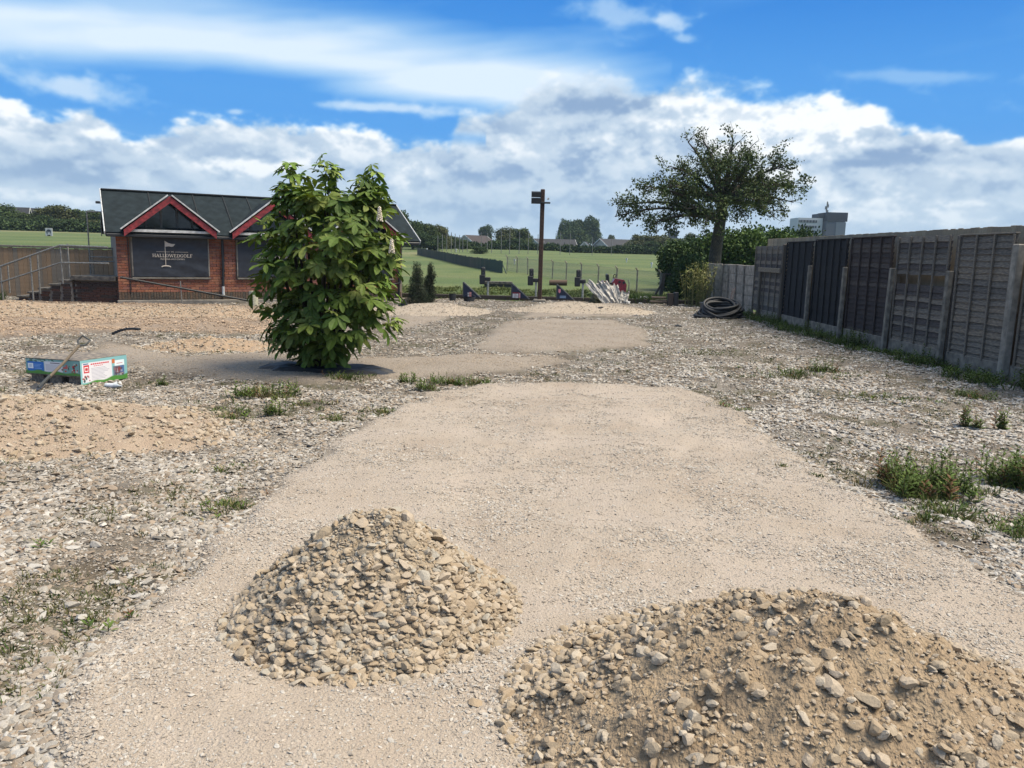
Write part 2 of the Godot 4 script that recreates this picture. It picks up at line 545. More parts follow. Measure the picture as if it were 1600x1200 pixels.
func zone(m: PackedFloat32Array, x: float, z: float) -> float:
	var fx = clampf((x - GX0) / GC, 0.0, GNX - 1.01)
	var fz = clampf((z - GZ0) / GC, 0.0, GNZ - 1.01)
	var ix = int(fx); var iz = int(fz)
	fx -= ix; fz -= iz
	var k = iz * GNX + ix
	return lerpf(lerpf(m[k], m[k + 1], fx), lerpf(m[k + GNX], m[k + GNX + 1], fx), fz)

func gh(x: float, z: float) -> float:
	var y = nz.get_noise_2d(x * 0.35, z * 0.35) * 0.05
	var j = nz2.get_noise_2d(x * 1.3, z * 1.3) * 0.16
	var p = sstep(-0.06, 0.16, zone(sd_path, x, z) + j)
	var q = sstep(-0.1, 0.3, zone(sd_smooth, x, z) + j)
	var sm = maxf(p, q)
	y += p * 0.055 + q * 0.04
	y += nz2.get_noise_2d(x * 3.5, z * 3.5) * lerpf(0.035, 0.008, sm)
	if p > 0.2:
		var wob = nz.get_noise_2d(z * 0.35, 8.0) * 0.5
		for rx in [-0.25, 1.35]:
			var dd = (x - rx - wob - 0.12 * (-z - 4.0)) / 0.13
			y -= 0.014 * exp(-dd * dd) * sstep(3.2, 4.4, -z)
		y += nz.get_noise_2d(x * 1.1 + 3.0, z * 1.1) * 0.018
	var s = sstep(-0.4, 1.2, zone(sd_spread, x, z))
	if s > 0.0: y += s * (0.03 + 0.07 * nz.get_noise_2d(x * 0.3 + 40.0, z * 0.45))
	return y

func ground_color(x: float, z: float) -> Color:
	var j = nz2.get_noise_2d(x * 1.3, z * 1.3) * 0.16
	var n1 = nz.get_noise_2d(x * 0.8 + 7.0, z * 0.8)
	var n2 = nz2.get_noise_2d(x * 2.2 + 30.0, z * 2.2)
	var c = Color(0.25, 0.215, 0.17).lerp(Color(0.15, 0.118, 0.08), sstep(-0.1, 0.5, n1 + n2 * 0.5))
	c = c.lerp(Color(0.38, 0.35, 0.30), sstep(0.1, 0.6, -n1 + n2 * 0.4) * 0.6)
	var moss = sstep(0.16, 0.5, nz.get_noise_2d(x * 0.55 + 90.0, z * 0.75) + n2 * 0.35)
	c = c.lerp(Color(0.13, 0.12, 0.06), moss * 0.65)
	var p = sstep(-0.05, 0.12, zone(sd_path, x, z) + j)
	var q = sstep(-0.12, 0.25, zone(sd_smooth, x, z) + j)
	var s = sstep(-0.5, 0.6, zone(sd_spread, x, z) + j * 2.0)
	c = c.lerp(Color(0.45, 0.335, 0.235).lerp(Color(0.4, 0.33, 0.26), clampf(n1 + 0.3, 0, 1)), s)
	c = c.lerp(Color(0.455, 0.39, 0.315).lerp(Color(0.38, 0.315, 0.245), clampf(n1 * 0.9 + 0.15, 0, 1)), q)
	c = c.lerp(Color(0.445, 0.38, 0.31).lerp(Color(0.375, 0.305, 0.235), clampf(n1 * 0.8 + n2 * 0.5 + 0.2, 0, 1)), p)
	return c

func field_y(x: float, z: float) -> float:
	var d = -z
	var zb = lerpf(24.5, 28.2, sstep(-11.5, -4.0, x))
	if d < zb - 0.01:
		return -0.14 if x < 7.5 else -0.03
	var y = 0.0209 * clampf(d - 28.0, 0.0, 115.0)
	y += 1.4 * sstep(-0.17, -0.36, x / d)
	y += nz.get_noise_2d(x * 0.02, z * 0.02) * 0.12 * sstep(30.0, 60.0, d)
	if x > 8.0: y *= 0.9
	return y

func build_ground():
	var path_px = world_poly([[70, 1199], [105, 1090], [170, 1000], [250, 920], [330, 850], [400, 790], [455, 745], [520, 690], [600, 648], [680, 616], [760, 602], [900, 602], [1055, 605], [1110, 622], [1165, 655], [1230, 706], [1330, 768], [1420, 820], [1500, 880], [1599, 945]])
	path_px.append_array([Vector2(3.3, -2.6), Vector2(3.2, -0.4), Vector2(-1.7, -0.4)])
	sd_path = sdf_map([path_px])
	sd_smooth = sdf_map([
		world_poly([[150, 530], [300, 560], [420, 552], [480, 562], [620, 560], [750, 553], [860, 556], [905, 566], [800, 580], [640, 592], [480, 604], [360, 594], [230, 580], [140, 556]]),
		world_poly([[730, 546], [790, 502], [860, 499], [960, 501], [1010, 515], [1020, 541], [900, 552], [800, 552]]),
		world_poly([[812, 497], [838, 479], [960, 475], [1010, 484], [985, 497], [900, 496]]),
		world_poly([[610, 516], [618, 478], [700, 475], [728, 480], [705, 496], [650, 513]]),
	])
	sd_spread = sdf_map([world_poly([[-200, 532], [0, 526], [150, 520], [260, 518], [410, 522], [415, 482], [300, 474], [150, 472], [-60, 471], [-230, 471]])])
	# the lot: one relief, split into the trodden path and the rest
	var zs = []
	var z = 1.2
	while z > -28.3:
		zs.append(z)
		z -= 0.03 + 0.011 * maxf(-z - 1.0, 0.0)
	zs.append(-28.35)
	var NC = 440
	var pos = []; var col = []; var isp = []
	for zz in zs:
		var w = 1.25 * (maxf(-zz, 0.0) + 1.5)
		for k in NC + 1:
			var x = clampf((2.0 * k / NC - 1.0) * w, -21.0, 7.9)
			pos.append(Vector3(x, gh(x, zz), zz))
			col.append(ground_color(x, zz))
			isp.append(zone(sd_path, x, zz) + nz2.get_noise_2d(x * 1.3, zz * 1.3) * 0.16 > 0.0)
	var a = MB.new(); var b = MB.new()
	for i in zs.size() - 1:
		for k in NC:
			var q = i * (NC + 1) + k
			if pos[q].x >= pos[q + 1].x - 1e-4: continue
			var t = b if isp[q] else a
			for w in [[q, q + NC + 1, q + NC + 2], [q, q + NC + 2, q + 1]]:
				for e in w:
					t.v.append(pos[e]); t.c.append(col[e])
	for t in [[a, "ground", MT.ground], [b, "path", MT.path]]:
		# smooth normals from the relief
		var nn = PackedVector3Array()
		nn.resize(t[0].v.size())
		for i in t[0].v.size():
			var p = t[0].v[i]
			nn[i] = Vector3.UP
		var st := SurfaceTool.new()
		st.create_from(t[0].mesh(), 0)
		st.index()
		st.generate_normals()
		var o = part(self, t[1], st.commit(), t[2])
		o.set_meta("kind", "structure")
	# the grass field and the land beyond, out to the horizon
	var fx = [-1500.0, -700.0, -400.0, -250.0, -160.0, -110.0, -80.0, -60.0]
	var x = -48.0
	while x < 48.1:
		fx.append(x); x += 1.2
	fx.append_array([60.0, 80.0, 110.0, 160.0, 250.0, 400.0, 700.0, 1500.0])
	var fz = [40.0, 10.0, 0.0, -6.0, -12.0, -18.0, -23.0]
	z = -24.0
	while z > -50.0:
		fz.append(z); z -= 0.35
	while z > -190.0:
		fz.append(z); z *= 1.022
	fz.append_array([-220.0, -300.0, -450.0, -700.0, -1500.0])
	var f = MB.new()
	var fc = func(p: Vector3):
		var n1 = nz.get_noise_2d(p.x * 0.12, p.z * 0.12)
		var n2 = nz2.get_noise_2d(p.x * 0.6, p.z * 0.6)
		var c = Color(0.078, 0.128, 0.03).lerp(Color(0.115, 0.155, 0.042), clampf(0.5 + n1, 0, 1))
		c = c.lerp(Color(0.065, 0.095, 0.03), clampf(n2 + 0.1, 0, 1) * 0.6)
		var stripe = sstep(-0.15, 0.15, sin((p.z * 0.9 + p.x * 0.25) * 0.55 + n1 * 2.0))
		c = c.lerp(Color(0.16, 0.185, 0.06), stripe * 0.6 * sstep(-29.0, -40.0, p.z))
		if p.x < -4.0:
			var dry = exp(-pow((p.z + 26.0 + n1) / 1.4, 2.0)) + exp(-pow((p.z + 92.0 + n1 * 6.0) / 7.0, 2.0)) * 0.9
			c = c.lerp(Color(0.3, 0.25, 0.14), clampf(dry, 0, 1) * sstep(-4.0, -12.0, p.x) * (0.7 + n2 * 0.6))
		var worn = sstep(0.35, 0.6, nz.get_noise_2d(p.x * 0.09 + 50.0, p.z * 0.25))
		return c.lerp(Color(0.22, 0.19, 0.1), worn * 0.35)
	for i in fz.size() - 1:
		for k in fx.size() - 1:
			var q = []
			for e in [[k, i], [k, i + 1], [k + 1, i + 1], [k + 1, i]]:
				q.append(Vector3(fx[e[0]], field_y(fx[e[0]], fz[e[1]]), fz[e[1]]))
			for e in [0, 1, 2, 0, 2, 3]:
				f.v.append(q[e]); f.c.append(fc.call(q[e]))
	var fs := SurfaceTool.new()
	fs.create_from(f.mesh(), 0)
	fs.index()
	fs.generate_normals()
	part(self, "field", fs.commit(), MT.field).set_meta("kind", "structure")

# ---------------------------------------------------------------- heaps
var heaps := []

func heap_r(h, x, z):
	var p = Vector2(x - h.c.x, z - h.c.y).rotated(h.rot)
	p = Vector2(p.x / h.rx, p.y / h.rz)
	var r = p.length()
	var a = p.angle()
	return r / (1.0 + 0.10 * nz.get_noise_2d(cos(a) * 1.2 + h.seed, sin(a) * 1.2) + 0.05 * nz.get_noise_2d(cos(a) * 4.0 + h.seed, sin(a) * 4.0))

func heap_y(h, x, z):
	var r = heap_r(h, x, z)
	if r >= 1.0: return -0.02
	var s: float
	if h.cone:
		s = 1.0 - (sqrt(r * r + h.round * h.round) - h.round) / (sqrt(1.0 + h.round * h.round) - h.round)
		s = s * (0.86 + 0.14 * s)
	else:
		s = pow(1.0 - r * r, 1.4)
	return h.h * s * (1.0 + 0.12 * nz.get_noise_2d(x * 2.6 + h.seed, z * 2.6)) + nz2.get_noise_2d(x * 6.0, z * 6.0) * h.lump * minf(1.0, (1.0 - r) * 4.0) - 0.01

func make_heap(called, label, c: Vector2, rx, rz, hh, rot, cone, rnd, lump, core_a: Color, core_b: Color, group := ""):
	var h = {c = c, rx = rx, rz = rz, h = hh, rot = rot, cone = cone, round = rnd, lump = lump, seed = 10.0 * heaps.size() + 3.0}
	heaps.append(h)
	var g = gh(c.x, c.y)
	var t = thing(called, label, "heap", Vector3(c.x, g, c.y), group)
	var mb := MB.new()
	var NR = 36; var NA = 96
	var ps = []; var cs = []
	for i in NR + 1:
		for k in NA:
			var a = TAU * k / NA
			var rr = 1.12 * i / NR
			var p = Vector2(cos(a) * rr * rx, sin(a) * rr * rz).rotated(-rot)
			var y = heap_y(h, c.x + p.x, c.y + p.y) + gh(c.x + p.x, c.y + p.y) - g
			if i == NR: y -= 0.05
			ps.append(Vector3(p.x, y, p.y))
			cs.append(core_a.lerp(core_b, clampf(0.5 + 0.9 * nz2.get_noise_2d((c.x + p.x) * 3.0, (c.y + p.y) * 3.0), 0, 1)))
	for i in NR:
		for k in NA:
			var k2 = (k + 1) % NA
			for e in [i * NA + k, i * NA + k2, (i + 1) * NA + k2, i * NA + k, (i + 1) * NA + k2, (i + 1) * NA + k]:
				mb.v.append(ps[e]); mb.c.append(cs[e])
	var st := SurfaceTool.new()
	st.create_from(mb.mesh(), 0); st.index(); st.generate_normals()
	part(t, "mound", st.commit(), MT.soil)
	h.node = t; h.g = g
	return h

func heap_stones(h, n, parts, pick: Callable, tints: Array, stone_label := ""):
	# pick(x, z, r) -> stone radius, or 0 for none
	var l = []
	for i in n:
		var a = R(0, TAU); var rr = sqrt(rng.randf()) * 1.06
		var p = Vector2(cos(a) * rr * h.rx, sin(a) * rr * h.rz).rotated(-h.rot)
		var x = h.c.x + p.x; var z = h.c.y + p.y
		var s = pick.call(x, z, rr)
		if s <= 0.0: continue
		var y = maxf(heap_y(h, x, z), 0.0) + gh(x, z) - h.g + s * R(-0.1, 0.45)
		var q = Vector3(p.x, y, p.y)
		l.append([s / (q + h.node.position).distance_to(EYE), s, q])
	l.sort_custom(func(a, b): return a[0] > b[0])
	var buf := []
	for k in 3: buf.append(PackedFloat32Array())
	for i in l.size():
		var s = l[i][1]
		var b = Basis(Vector3.UP, R(0, TAU)) * Basis(Vector3(R(-1, 1), 0, R(-1, 1) + 0.01).normalized(), R(-0.7, 0.7))
		b = b.scaled_local(Vector3(s * R(0.85, 1.25), s * R(0.8, 1.1), s * R(0.85, 1.2)))
		if i < parts:
			part(h.node, "stone", MT.rocks[rng.randi() % 9], MT.stones[tints[rng.randi() % tints.size()]], Transform3D(b, l[i][2]))
		else:
			var c = MT.stones[tints[rng.randi() % tints.size()]].albedo_color.srgb_to_linear() * R(0.85, 1.12)
			put(buf[i % 3], b, l[i][2], c)
	for k in 3:
		if buf[k].size() > 0: many(h.node, "small_stones", MT.rocks[k * 2 + 1], MT.stone, buf[k])

func build_heaps():
	# the two heaps of broken stone in front
	var h1 = make_heap("stone_heap", "cone of broken beige stone tipped on the pale gravel path", Vector2(-0.62, -3.42), 0.65, 0.66, 0.45, 0.0, true, 0.62, 0.03, Color(0.34, 0.27, 0.185), Color(0.40, 0.325, 0.23))
	heap_stones(h1, 17000, 300, func(x, z, r):
		var front = (z + 3.42) / 0.66
		var lower = sstep(0.3, 0.8, r)
		if r > 0.97 and rng.randf() < 0.45: return 0.0
		var u = rng.randf()
		var s = lerpf(0.0028, 0.0105, u * u)
		if rng.randf() < 0.05 + 0.24 * clampf(lower + 0.35 * front + 0.25 * (x + 0.6), 0, 1): s = lerpf(0.009, 0.0245, pow(rng.randf(), 1.8))
		if rng.randf() < 0.004: s = R(0.024, 0.036)
		return s, [0, 1, 2, 3, 0, 2, 6, 0, 5])
	var h2 = make_heap("stone_heap", "broad low heap of brown soil and mixed broken stone", Vector2(1.12, -2.55), 1.08, 0.86, 0.43, -0.12, true, 0.5, 0.05, Color(0.30, 0.22, 0.14), Color(0.38, 0.29, 0.19))
	heap_stones(h2, 26000, 300, func(x, z, r):
		var cl = nz.get_noise_2d(x * 2.3 + 5.0, z * 2.3)
		var left = sstep(0.2, -0.7, x - 1.06) * sstep(-2.35, -2.75, z)
		var dens = 0.42 + 0.5 * clampf(cl * 1.4 + left, 0, 1) + 0.25 * sstep(0.75, 0.98, r)
		if rng.randf() > dens: return 0.0
		var s = lerpf(0.0025, 0.009, pow(rng.randf(), 2.0))
		if rng.randf() < 0.06 + 0.17 * clampf(cl + left, 0, 1): s = lerpf(0.009, 0.024, pow(rng.randf(), 1.8))
		if rng.randf() < 0.002: s = R(0.024, 0.034)
		return s, [0, 1, 3, 2, 1, 2, 0, 6])
	# spread mounds of orange stone to the left
	var h3 = make_heap("stone_mound", "wide flat mound of orange beige stone before the printed box", Vector2(-4.95, -6.75), 2.55, 1.25, 0.30, 0.1, false, 0.0, 0.03, Color(0.39, 0.295, 0.21), Color(0.45, 0.355, 0.265))
	heap_stones(h3, 20000, 200, func(x, z, r):
		if nz.get_noise_2d(x * 1.5, z * 1.5) + 0.75 < rng.randf(): return 0.0
		var s = lerpf(0.004, 0.014, pow(rng.randf(), 1.8))
		if rng.randf() < 0.08: s = R(0.012, 0.034)
		return s, [0, 2, 6, 0, 3, 2])
	for q in [["stone_mound", "long orange stone mound in front of the brick steps", Vector2(-12.4, -18.6), 4.6, 1.8, 0.2, 0.05], ["stone_mound", "low orange stone mound in front of the first banner wall", Vector2(-8.0, -19.0), 3.0, 1.5, 0.14, 0.25], ["stone_mound", "small low patch of orange stones beyond the printed box", Vector2(-5.1, -13.0), 1.25, 0.75, 0.16, 0.0]]:
		var h = make_heap(q[0], q[1], q[2], q[3], q[4], q[5], q[6], false, 0.0, 0.05, Color(0.40, 0.285, 0.185), Color(0.46, 0.35, 0.25))
		heap_stones(h, int(1500 * q[3] * q[4]), 60, func(x, z, r):
			if rng.randf() < 0.3: return 0.0
			return lerpf(0.008, 0.027, pow(rng.randf(), 1.8)), [0, 2, 3, 6, 2])
	for q in [["gravel_mound", "smooth pale gravel mound in front of the crumpled sheets", Vector2(2.0, -23.6), 2.5, 1.7, 0.22, 0.15], ["gravel_mound", "smooth pale gravel mound before the two dark conifers", Vector2(-2.4, -22.0), 1.9, 2.1, 0.18, 0.0]]:
		var h = make_heap(q[0], q[1], q[2], q[3], q[4], q[5], q[6], false, 0.0, 0.02, Color(0.44, 0.365, 0.28), Color(0.48, 0.41, 0.325))
		heap_stones(h, int(500 * q[3] * q[4]), 0, func(x, z, r):
			return lerpf(0.008, 0.02, pow(rng.randf(), 1.6)), [2, 6, 5])

# ---------------------------------------------------------------- loose gravel
func in_heap(x, z):
	for h in heaps:
		if absf(x - h.c.x) < h.rx + h.rz and absf(z - h.c.y) < h.rx + h.rz and heap_r(h, x, z) < 0.93: return true
	return false

func build_gravel():
	var rub = []; var fine = []; var big = []
	for k in 4: rub.append(PackedFloat32Array()); fine.append(PackedFloat32Array())
	var bands = [[1.4, 3.0, 15000], [3.0, 4.5, 11500], [4.5, 6.5, 7400], [6.5, 9.0, 4300], [9.0, 13.0, 2100], [13.0, 19.0, 950], [19.0, 28.2, 400]]
	for b in bands:
		var w0 = 0.84 * (b[1] + 1.0)
		var xl = maxf(-w0, -20.0); var xr = minf(w0, 7.1)
		var n = int((b[1] - b[0]) * (xr - xl) * b[2])
		for i in n:
			var z = -R(b[0], b[1])
			var x = R(xl, xr)
			var w = 0.84 * (-z + 1.0)
			if x < -w or x > w: continue
			var j = nz2.get_noise_2d(x * 1.3, z * 1.3) * 0.16
			var sp = zone(sd_path, x, z) + j
			var sq = zone(sd_smooth, x, z) + j
			var far = -z
			var patch = nz.get_noise_2d(x * 0.9 + 20.0, z * 0.9)
			var s: float; var c: Color; var smooth = sp > 0.02 or sq > 0.05
			if smooth:
				# fine chips, thicker in patches
				var dens = 0.62 + 0.75 * clampf(patch * 1.6, -0.4, 0.5)
				if sp > 0.02 and sp < 0.35: dens += 0.3
				if rng.randf() > dens: continue
				s = lerpf(0.0016, 0.0048, pow(rng.randf(), 1.8)) * (1.0 + 0.04 * far)
				if rng.randf() < 0.05 + 0.3 * clampf(patch * 1.6, 0, 1): s = R(0.004, 0.0095)
				var g = R(0.82, 1.15)
				c = Color(0.45, 0.39, 0.32) * g if rng.randf() < 0.7 else Color(0.50, 0.47, 0.42) * g
				if sp <= 0.02: c = Color(0.45, 0.37, 0.28) * g
			else:
				var soil = nz2.get_noise_2d(x * 0.9 + 60.0, z * 0.9)
				var bare = clampf(1.7 * maxf(0.0, soil) + 0.5 * maxf(0.0, nz.get_noise_2d(x * 0.55 + 90.0, z * 0.75)) - 0.5 * patch, 0.0, 1.0)
				if rng.randf() > 0.86 - 0.25 * bare: continue
				s = lerpf(0.0032, 0.0125, pow(rng.randf(), 1.6)) * (0.8 + 0.8 * clampf(0.5 + patch, 0, 1)) * (1.0 + 0.03 * far)
				s *= 1.0 - 0.5 * bare
				if rng.randf() < 0.035 * (1.1 - bare): s = R(0.013, 0.026)
				var t = rng.randf()
				var g = R(0.75, 1.15)
				var pale = (0.2 + 0.4 * sstep(-1.5, 3.5, x)) * (1.0 - 0.75 * bare)
				if t < pale: c = Color(0.52, 0.49, 0.44) * g
				elif t < 0.7 - 0.3 * bare: c = Color(0.39, 0.35, 0.295) * g
				elif t < 0.9: c = Color(0.33, 0.26, 0.19) * g
				else: c = Color(0.22, 0.2, 0.17) * g
				if zone(sd_spread, x, z) > -0.2: c = Color(0.45, 0.335, 0.235) * g
			if in_heap(x, z): continue
			var q = Vector3(x, gh(x, z) + s * R(-0.1, 0.35), z)
			var bs = Basis(Vector3.UP, R(0, TAU)) * Basis(Vector3(R(-1, 1), 0, R(-1, 1) + 0.01).normalized(), R(-0.5, 0.5))
			bs = bs.scaled_local(Vector3(s * R(0.85, 1.4), s * R(0.5, 0.85), s * R(0.85, 1.25)))
			if not smooth and s > 0.014 and far < 9.0 and absf(x) < 0.7 * far:
				big.append([s / far, bs, q, c])
				continue
			put((fine if smooth else rub)[i % 4], bs, q, c)
	big.sort_custom(func(a, b): return a[0] > b[0])
	var gnd = get_node("ground")
	var tints = [mat(Color(0.50, 0.475, 0.43), 0.9, TX.fine, Vector3.ONE * 5.0, true, TX.rough, 0.2), mat(Color(0.39, 0.36, 0.31), 0.9, TX.fine, Vector3.ONE * 5.0, true, TX.rough, 0.2), mat(Color(0.34, 0.28, 0.215), 0.9, TX.fine, Vector3.ONE * 5.0, true, TX.rough, 0.2)]
	for i in big.size():
		if i < 300: part(gnd, "stone", MT.rocks[rng.randi() % 9], tints[rng.randi() % 3], Transform3D(big[i][1], big[i][2]))
		else: put(rub[i % 4], big[i][1], big[i][2], big[i][3])
	for t in [[rub, "rubble", "grey and white crushed stone strewn over the weedy lot"], [fine, "path_chippings", "fine beige chippings trodden into the gravel path"]]:
		var o = thing(t[1], t[2], "gravel")
		o.set_meta("kind", "stuff")
		for k in 4:
			many(o, "chips", MT.rocks[[0, 1, 4, 8][k]], MT.stone, t[0][k])
		var tot = 0
		for k in 4: tot += t[0][k].size() / 16
		print(t[1], " ", tot)

# ---------------------------------------------------------------- golf pavilion
const FO := Vector3(-11.2, 0, -22.0)
var FTURN := atan2(0.484, 0.875)
func fac(t, h, out := 0.0):   # a point by its place along the facade, its height and its distance in front
	return Transform3D(Basis(Vector3.UP, FTURN), FO) * Vector3(t, h, out)

func build_pavilion():
	var o = thing("golf_pavilion", "low red brick golf pavilion with red gables and a dark felt roof", "building", FO, "", FTURN)
	var I = Transform3D.IDENTITY
	# walls (mortar face), bricks proud of it
	var m = MB.new()
	m.box(xf(Vector3(4.25, 1.02, -0.12)), Vector3(8.5, 2.08, 0.2))
	m.box(xf(Vector3(0.1, 1.02, -2.12)), Vector3(0.2, 2.08, 3.8))
	m.box(xf(Vector3(8.4, 1.02, -2.12)), Vector3(0.2, 2.08, 3.8))
	m.box(xf(Vector3(4.25, 1.02, -4.12)), Vector3(8.5, 2.08, 0.2))
	for s in [0.1, 8.4]:
		m.prism([Vector2(-4.1, 2.06), Vector2(0.0, 2.06), Vector2(-2.0, 3.2)], Transform3D(Basis(Vector3(0, 0, 1), Vector3.UP, Vector3(-1, 0, 0)), Vector3(s, 0, 0)), 0.18)
	var wall = part(o, "wall", m.mesh(), MT.mortar)
	var bm = MB.new(); bm.bbox(I, Vector3(0.215, 0.065, 0.04), 0.004)
	var hb = MB.new(); hb.bbox(I, Vector3(0.1025, 0.065, 0.04), 0.004)
	var brick = bm.mesh(); var half = hb.mesh()
	var piers = [[0.0, 0.40], [2.42, 3.22], [5.27, 6.07], [8.13, 8.5]]
	var rest = PackedFloat32Array()
	var n = 0
	for k in 23:
		var y = 0.365 + k * 0.075
		var spans = [[0.0, 8.5]] if y < 0.70 else piers
		for s in spans:
			var off = 0.1125 if k % 2 else 0.0
			var x = s[0]
			if off > 0.0:
				part(wall, "brick", half, MT.bricks[rng.randi() % 5], xf(Vector3(x + 0.056, y, -0.012 + R(-0.002, 0.002)))); n += 1
				x += 0.1125
			while x + 0.2 < s[1]:
				var p = Vector3(x + 0.1075, y, -0.012 + R(-0.002, 0.003))
				if x < 4.7 and n < 300:
					part(wall, "brick", brick, MT.bricks[rng.randi() % 5], xf(p)); n += 1
				else:
					put(rest, Basis.IDENTITY, p, MT.bricks[rng.randi() % 5].albedo_color.srgb_to_linear())
				x += 0.225
			if s[1] - x > 0.07:
				var p = Vector3(x + 0.056, y, -0.012)
				if n < 300:
					part(wall, "brick", half, MT.bricks[rng.randi() % 5], xf(p)); n += 1
	many(wall, "bricks", brick, MT.stone, rest)
	# left end bricks
	var sb = MB.new(); sb.bbox(I, Vector3(0.065, 0.2, 0.04), 0.004)
	var sbm = sb.mesh()
	var sm = [mat(Color(0.2, 0.16, 0.12), 0.9, TX.weather, Vector3.ONE * 3.0), mat(Color(0.24, 0.17, 0.12), 0.9, TX.weather, Vector3.ONE * 3.0), mat(Color(0.17, 0.15, 0.12), 0.9, TX.weather, Vector3.ONE * 3.0)]
	for k in 113:
		part(wall, "soldier_brick", sbm, sm[rng.randi() % 3], xf(Vector3(0.035 + k * 0.075, 0.222, -0.008 + R(-0.003, 0.003))))
	m = MB.new(); m.bbox(xf(Vector3(4.25, 0.0, 0.03)), Vector3(8.6, 0.22, 0.16), 0.02)
	part(o, "plinth", m.mesh(), MT.concrete_pale)
	for g in [1.41, 4.27, 7.13]:
		m = MB.new(); m.bbox(xf(Vector3(g, 0.735, 0.02)), Vector3(2.1, 0.05, 0.14), 0.008)
		part(o, "sill", m.mesh(), MT.concrete)
	# main roof: front slope in felt strips, seams between them
	var ez = 0.3; var ey = 1.98; var rz = -2.0; var ry = 3.24
	var ang = atan2(ry - ey, ez - rz)
	var roof = MB.new()
	var edges = [-0.25, 1.02, 2.28, 3.17, 3.9, 5.0, 6.1, 7.2, 8.2, 9.0]
	var rmesh = MB.new()
	rmesh.quado(Vector3(-0.25, ey, -4.3), Vector3(9.0, ey, -4.3), Vector3(9.0, ry - 0.01, rz), Vector3(-0.25, ry - 0.01, rz), Vector3(4, 0, -2))
	rmesh.quado(Vector3(-0.25, ey - 0.09, ez - 0.05), Vector3(9.0, ey - 0.09, ez - 0.05), Vector3(9.0, ry - 0.1, rz), Vector3(-0.25, ry - 0.1, rz), Vector3(4, 0, -2))
	var rf = part(o, "roof", rmesh.mesh(), MT.felt)
	var len = Vector2(ez - rz, ry - ey).length()
	var mid = Vector3(0, (ey + ry) * 0.5, (ez + rz) * 0.5)
	var rb = Basis(Vector3.RIGHT, ang)
	for i in edges.size() - 1:
		m = MB.new()
		m.bbox(I, Vector3(edges[i + 1] - edges[i] - 0.012, 0.06, len), 0.006)
		part(rf, "felt_strip", m.mesh(), MT.felt, Transform3D(rb, mid + Vector3((edges[i] + edges[i + 1]) * 0.5, R(-0.004, 0.004), 0)))
		if i > 0:
			m = MB.new(); m.bbox(I, Vector3(0.035, 0.05, len - 0.02), 0.008)
			part(rf, "seam", m.mesh(), MT.feltdark, Transform3D(rb, mid + Vector3(edges[i], 0.027, 0.015)))
	m = MB.new(); m.bbox(xf(Vector3(4.375, ry + 0.03, rz)), Vector3(9.26, 0.06, 0.22), 0.02)
	part(rf, "ridge_cap", m.mesh(), MT.feltdark)
	for x in [-0.27, 9.02]:
		m = MB.new(); m.bbox(I, Vector3(0.03, 0.11, len + 0.03), 0.006)
		part(rf, "verge_board", m.mesh(), MT.white, Transform3D(rb, mid + Vector3(x, 0.0, 0)))
	m = MB.new(); m.bbox(xf(Vector3(4.375, ey - 0.06, ez + 0.01)), Vector3(9.24, 0.09, 0.07), 0.02)
	part(o, "gutter", m.mesh(), MT.black)
	m = MB.new(); m.bbox(xf(Vector3(4.375, ey - 0.05, 0.12)), Vector3(9.2, 0.03, 0.33), 0.005)
	part(o, "soffit", m.mesh(), MT.frame)
	# gables
	for g in [1.41, 4.27, 7.13]:
		var gb = part(o, "gable", gable_infill(g), MT.glass)
		for s in [-1.0, 1.0]:
			var a = Vector3(g, 2.97, 0.42); var b = Vector3(g + s * 1.21, 2.02, 0.42)
			var d = (b - a).normalized()
			var nrm = Vector3(0, 0, 1).cross(d) * (1.0 if s < 0 else -1.0)
			if nrm.y < 0: nrm = -nrm
			m = MB.new()
			# mitred board, its ends cut upright
			m.prism([Vector2(0, 0.06), Vector2(s * 1.21, -0.90), Vector2(s * 1.21, -1.09), Vector2(0, -0.13)], xf(Vector3(g, 2.98, 0.43)), 0.04)
			part(gb, "barge_board", m.mesh(), MT.red)
			m = MB.new()
			m.bar(a + nrm * 0.105 + Vector3(0, 0, 0.03) - d * 0.02, b + nrm * 0.105 + Vector3(0, 0, 0.03) + d * 0.02, 0.09, 0.035, nrm)
			part(gb, "verge_strip", m.mesh(), MT.white)
			m = MB.new()
			var back = -1.5
			m.quado(a + nrm * 0.09, b + nrm * 0.09, Vector3(b.x, b.y, 0.0) + nrm * 0.09, Vector3(a.x, a.y, back) + nrm * 0.09, Vector3(g, 0, 0))
			m.quado(a + nrm * 0.05, b + nrm * 0.05, Vector3(b.x, b.y, 0.0) + nrm * 0.05, Vector3(a.x, a.y, back) + nrm * 0.05, Vector3(g, 9, 0))
			part(gb, "gable_roof", m.mesh(), MT.felt)
		for x in [-0.62, -0.22, 0.2, 0.6]:
			var hgt = 0.95 * (1.0 - absf(x) / 1.21) - 0.12
			m = MB.new(); m.bbox(xf(Vector3(g + x, 2.06 + hgt * 0.5, 0.012)), Vector3(0.06, hgt, 0.05), 0.005)
			part(gb, "mullion", m.mesh(), MT.frame)
		m = MB.new(); m.bbox(xf(Vector3(g, 2.06, 0.33)), Vector3(2.1, 0.075, 0.05), 0.008)
		part(gb, "fascia", m.mesh(), MT.white)
	# pipes
	m = MB.new(); m.tube([Vector3(2.82, 1.95, 0.07), Vector3(2.82, 1.1, 0.07), Vector3(2.80, 0.5, 0.07)], 0.038, 10)
	part(o, "downpipe", m.mesh(), MT.black)
	m = MB.new(); m.tube([Vector3(2.80, 0.5, 0.07), Vector3(2.80, 0.2, 0.07)], 0.04, 10)
	part(o, "downpipe", m.mesh(), MT.white, I, "short white lower end of the downpipe")
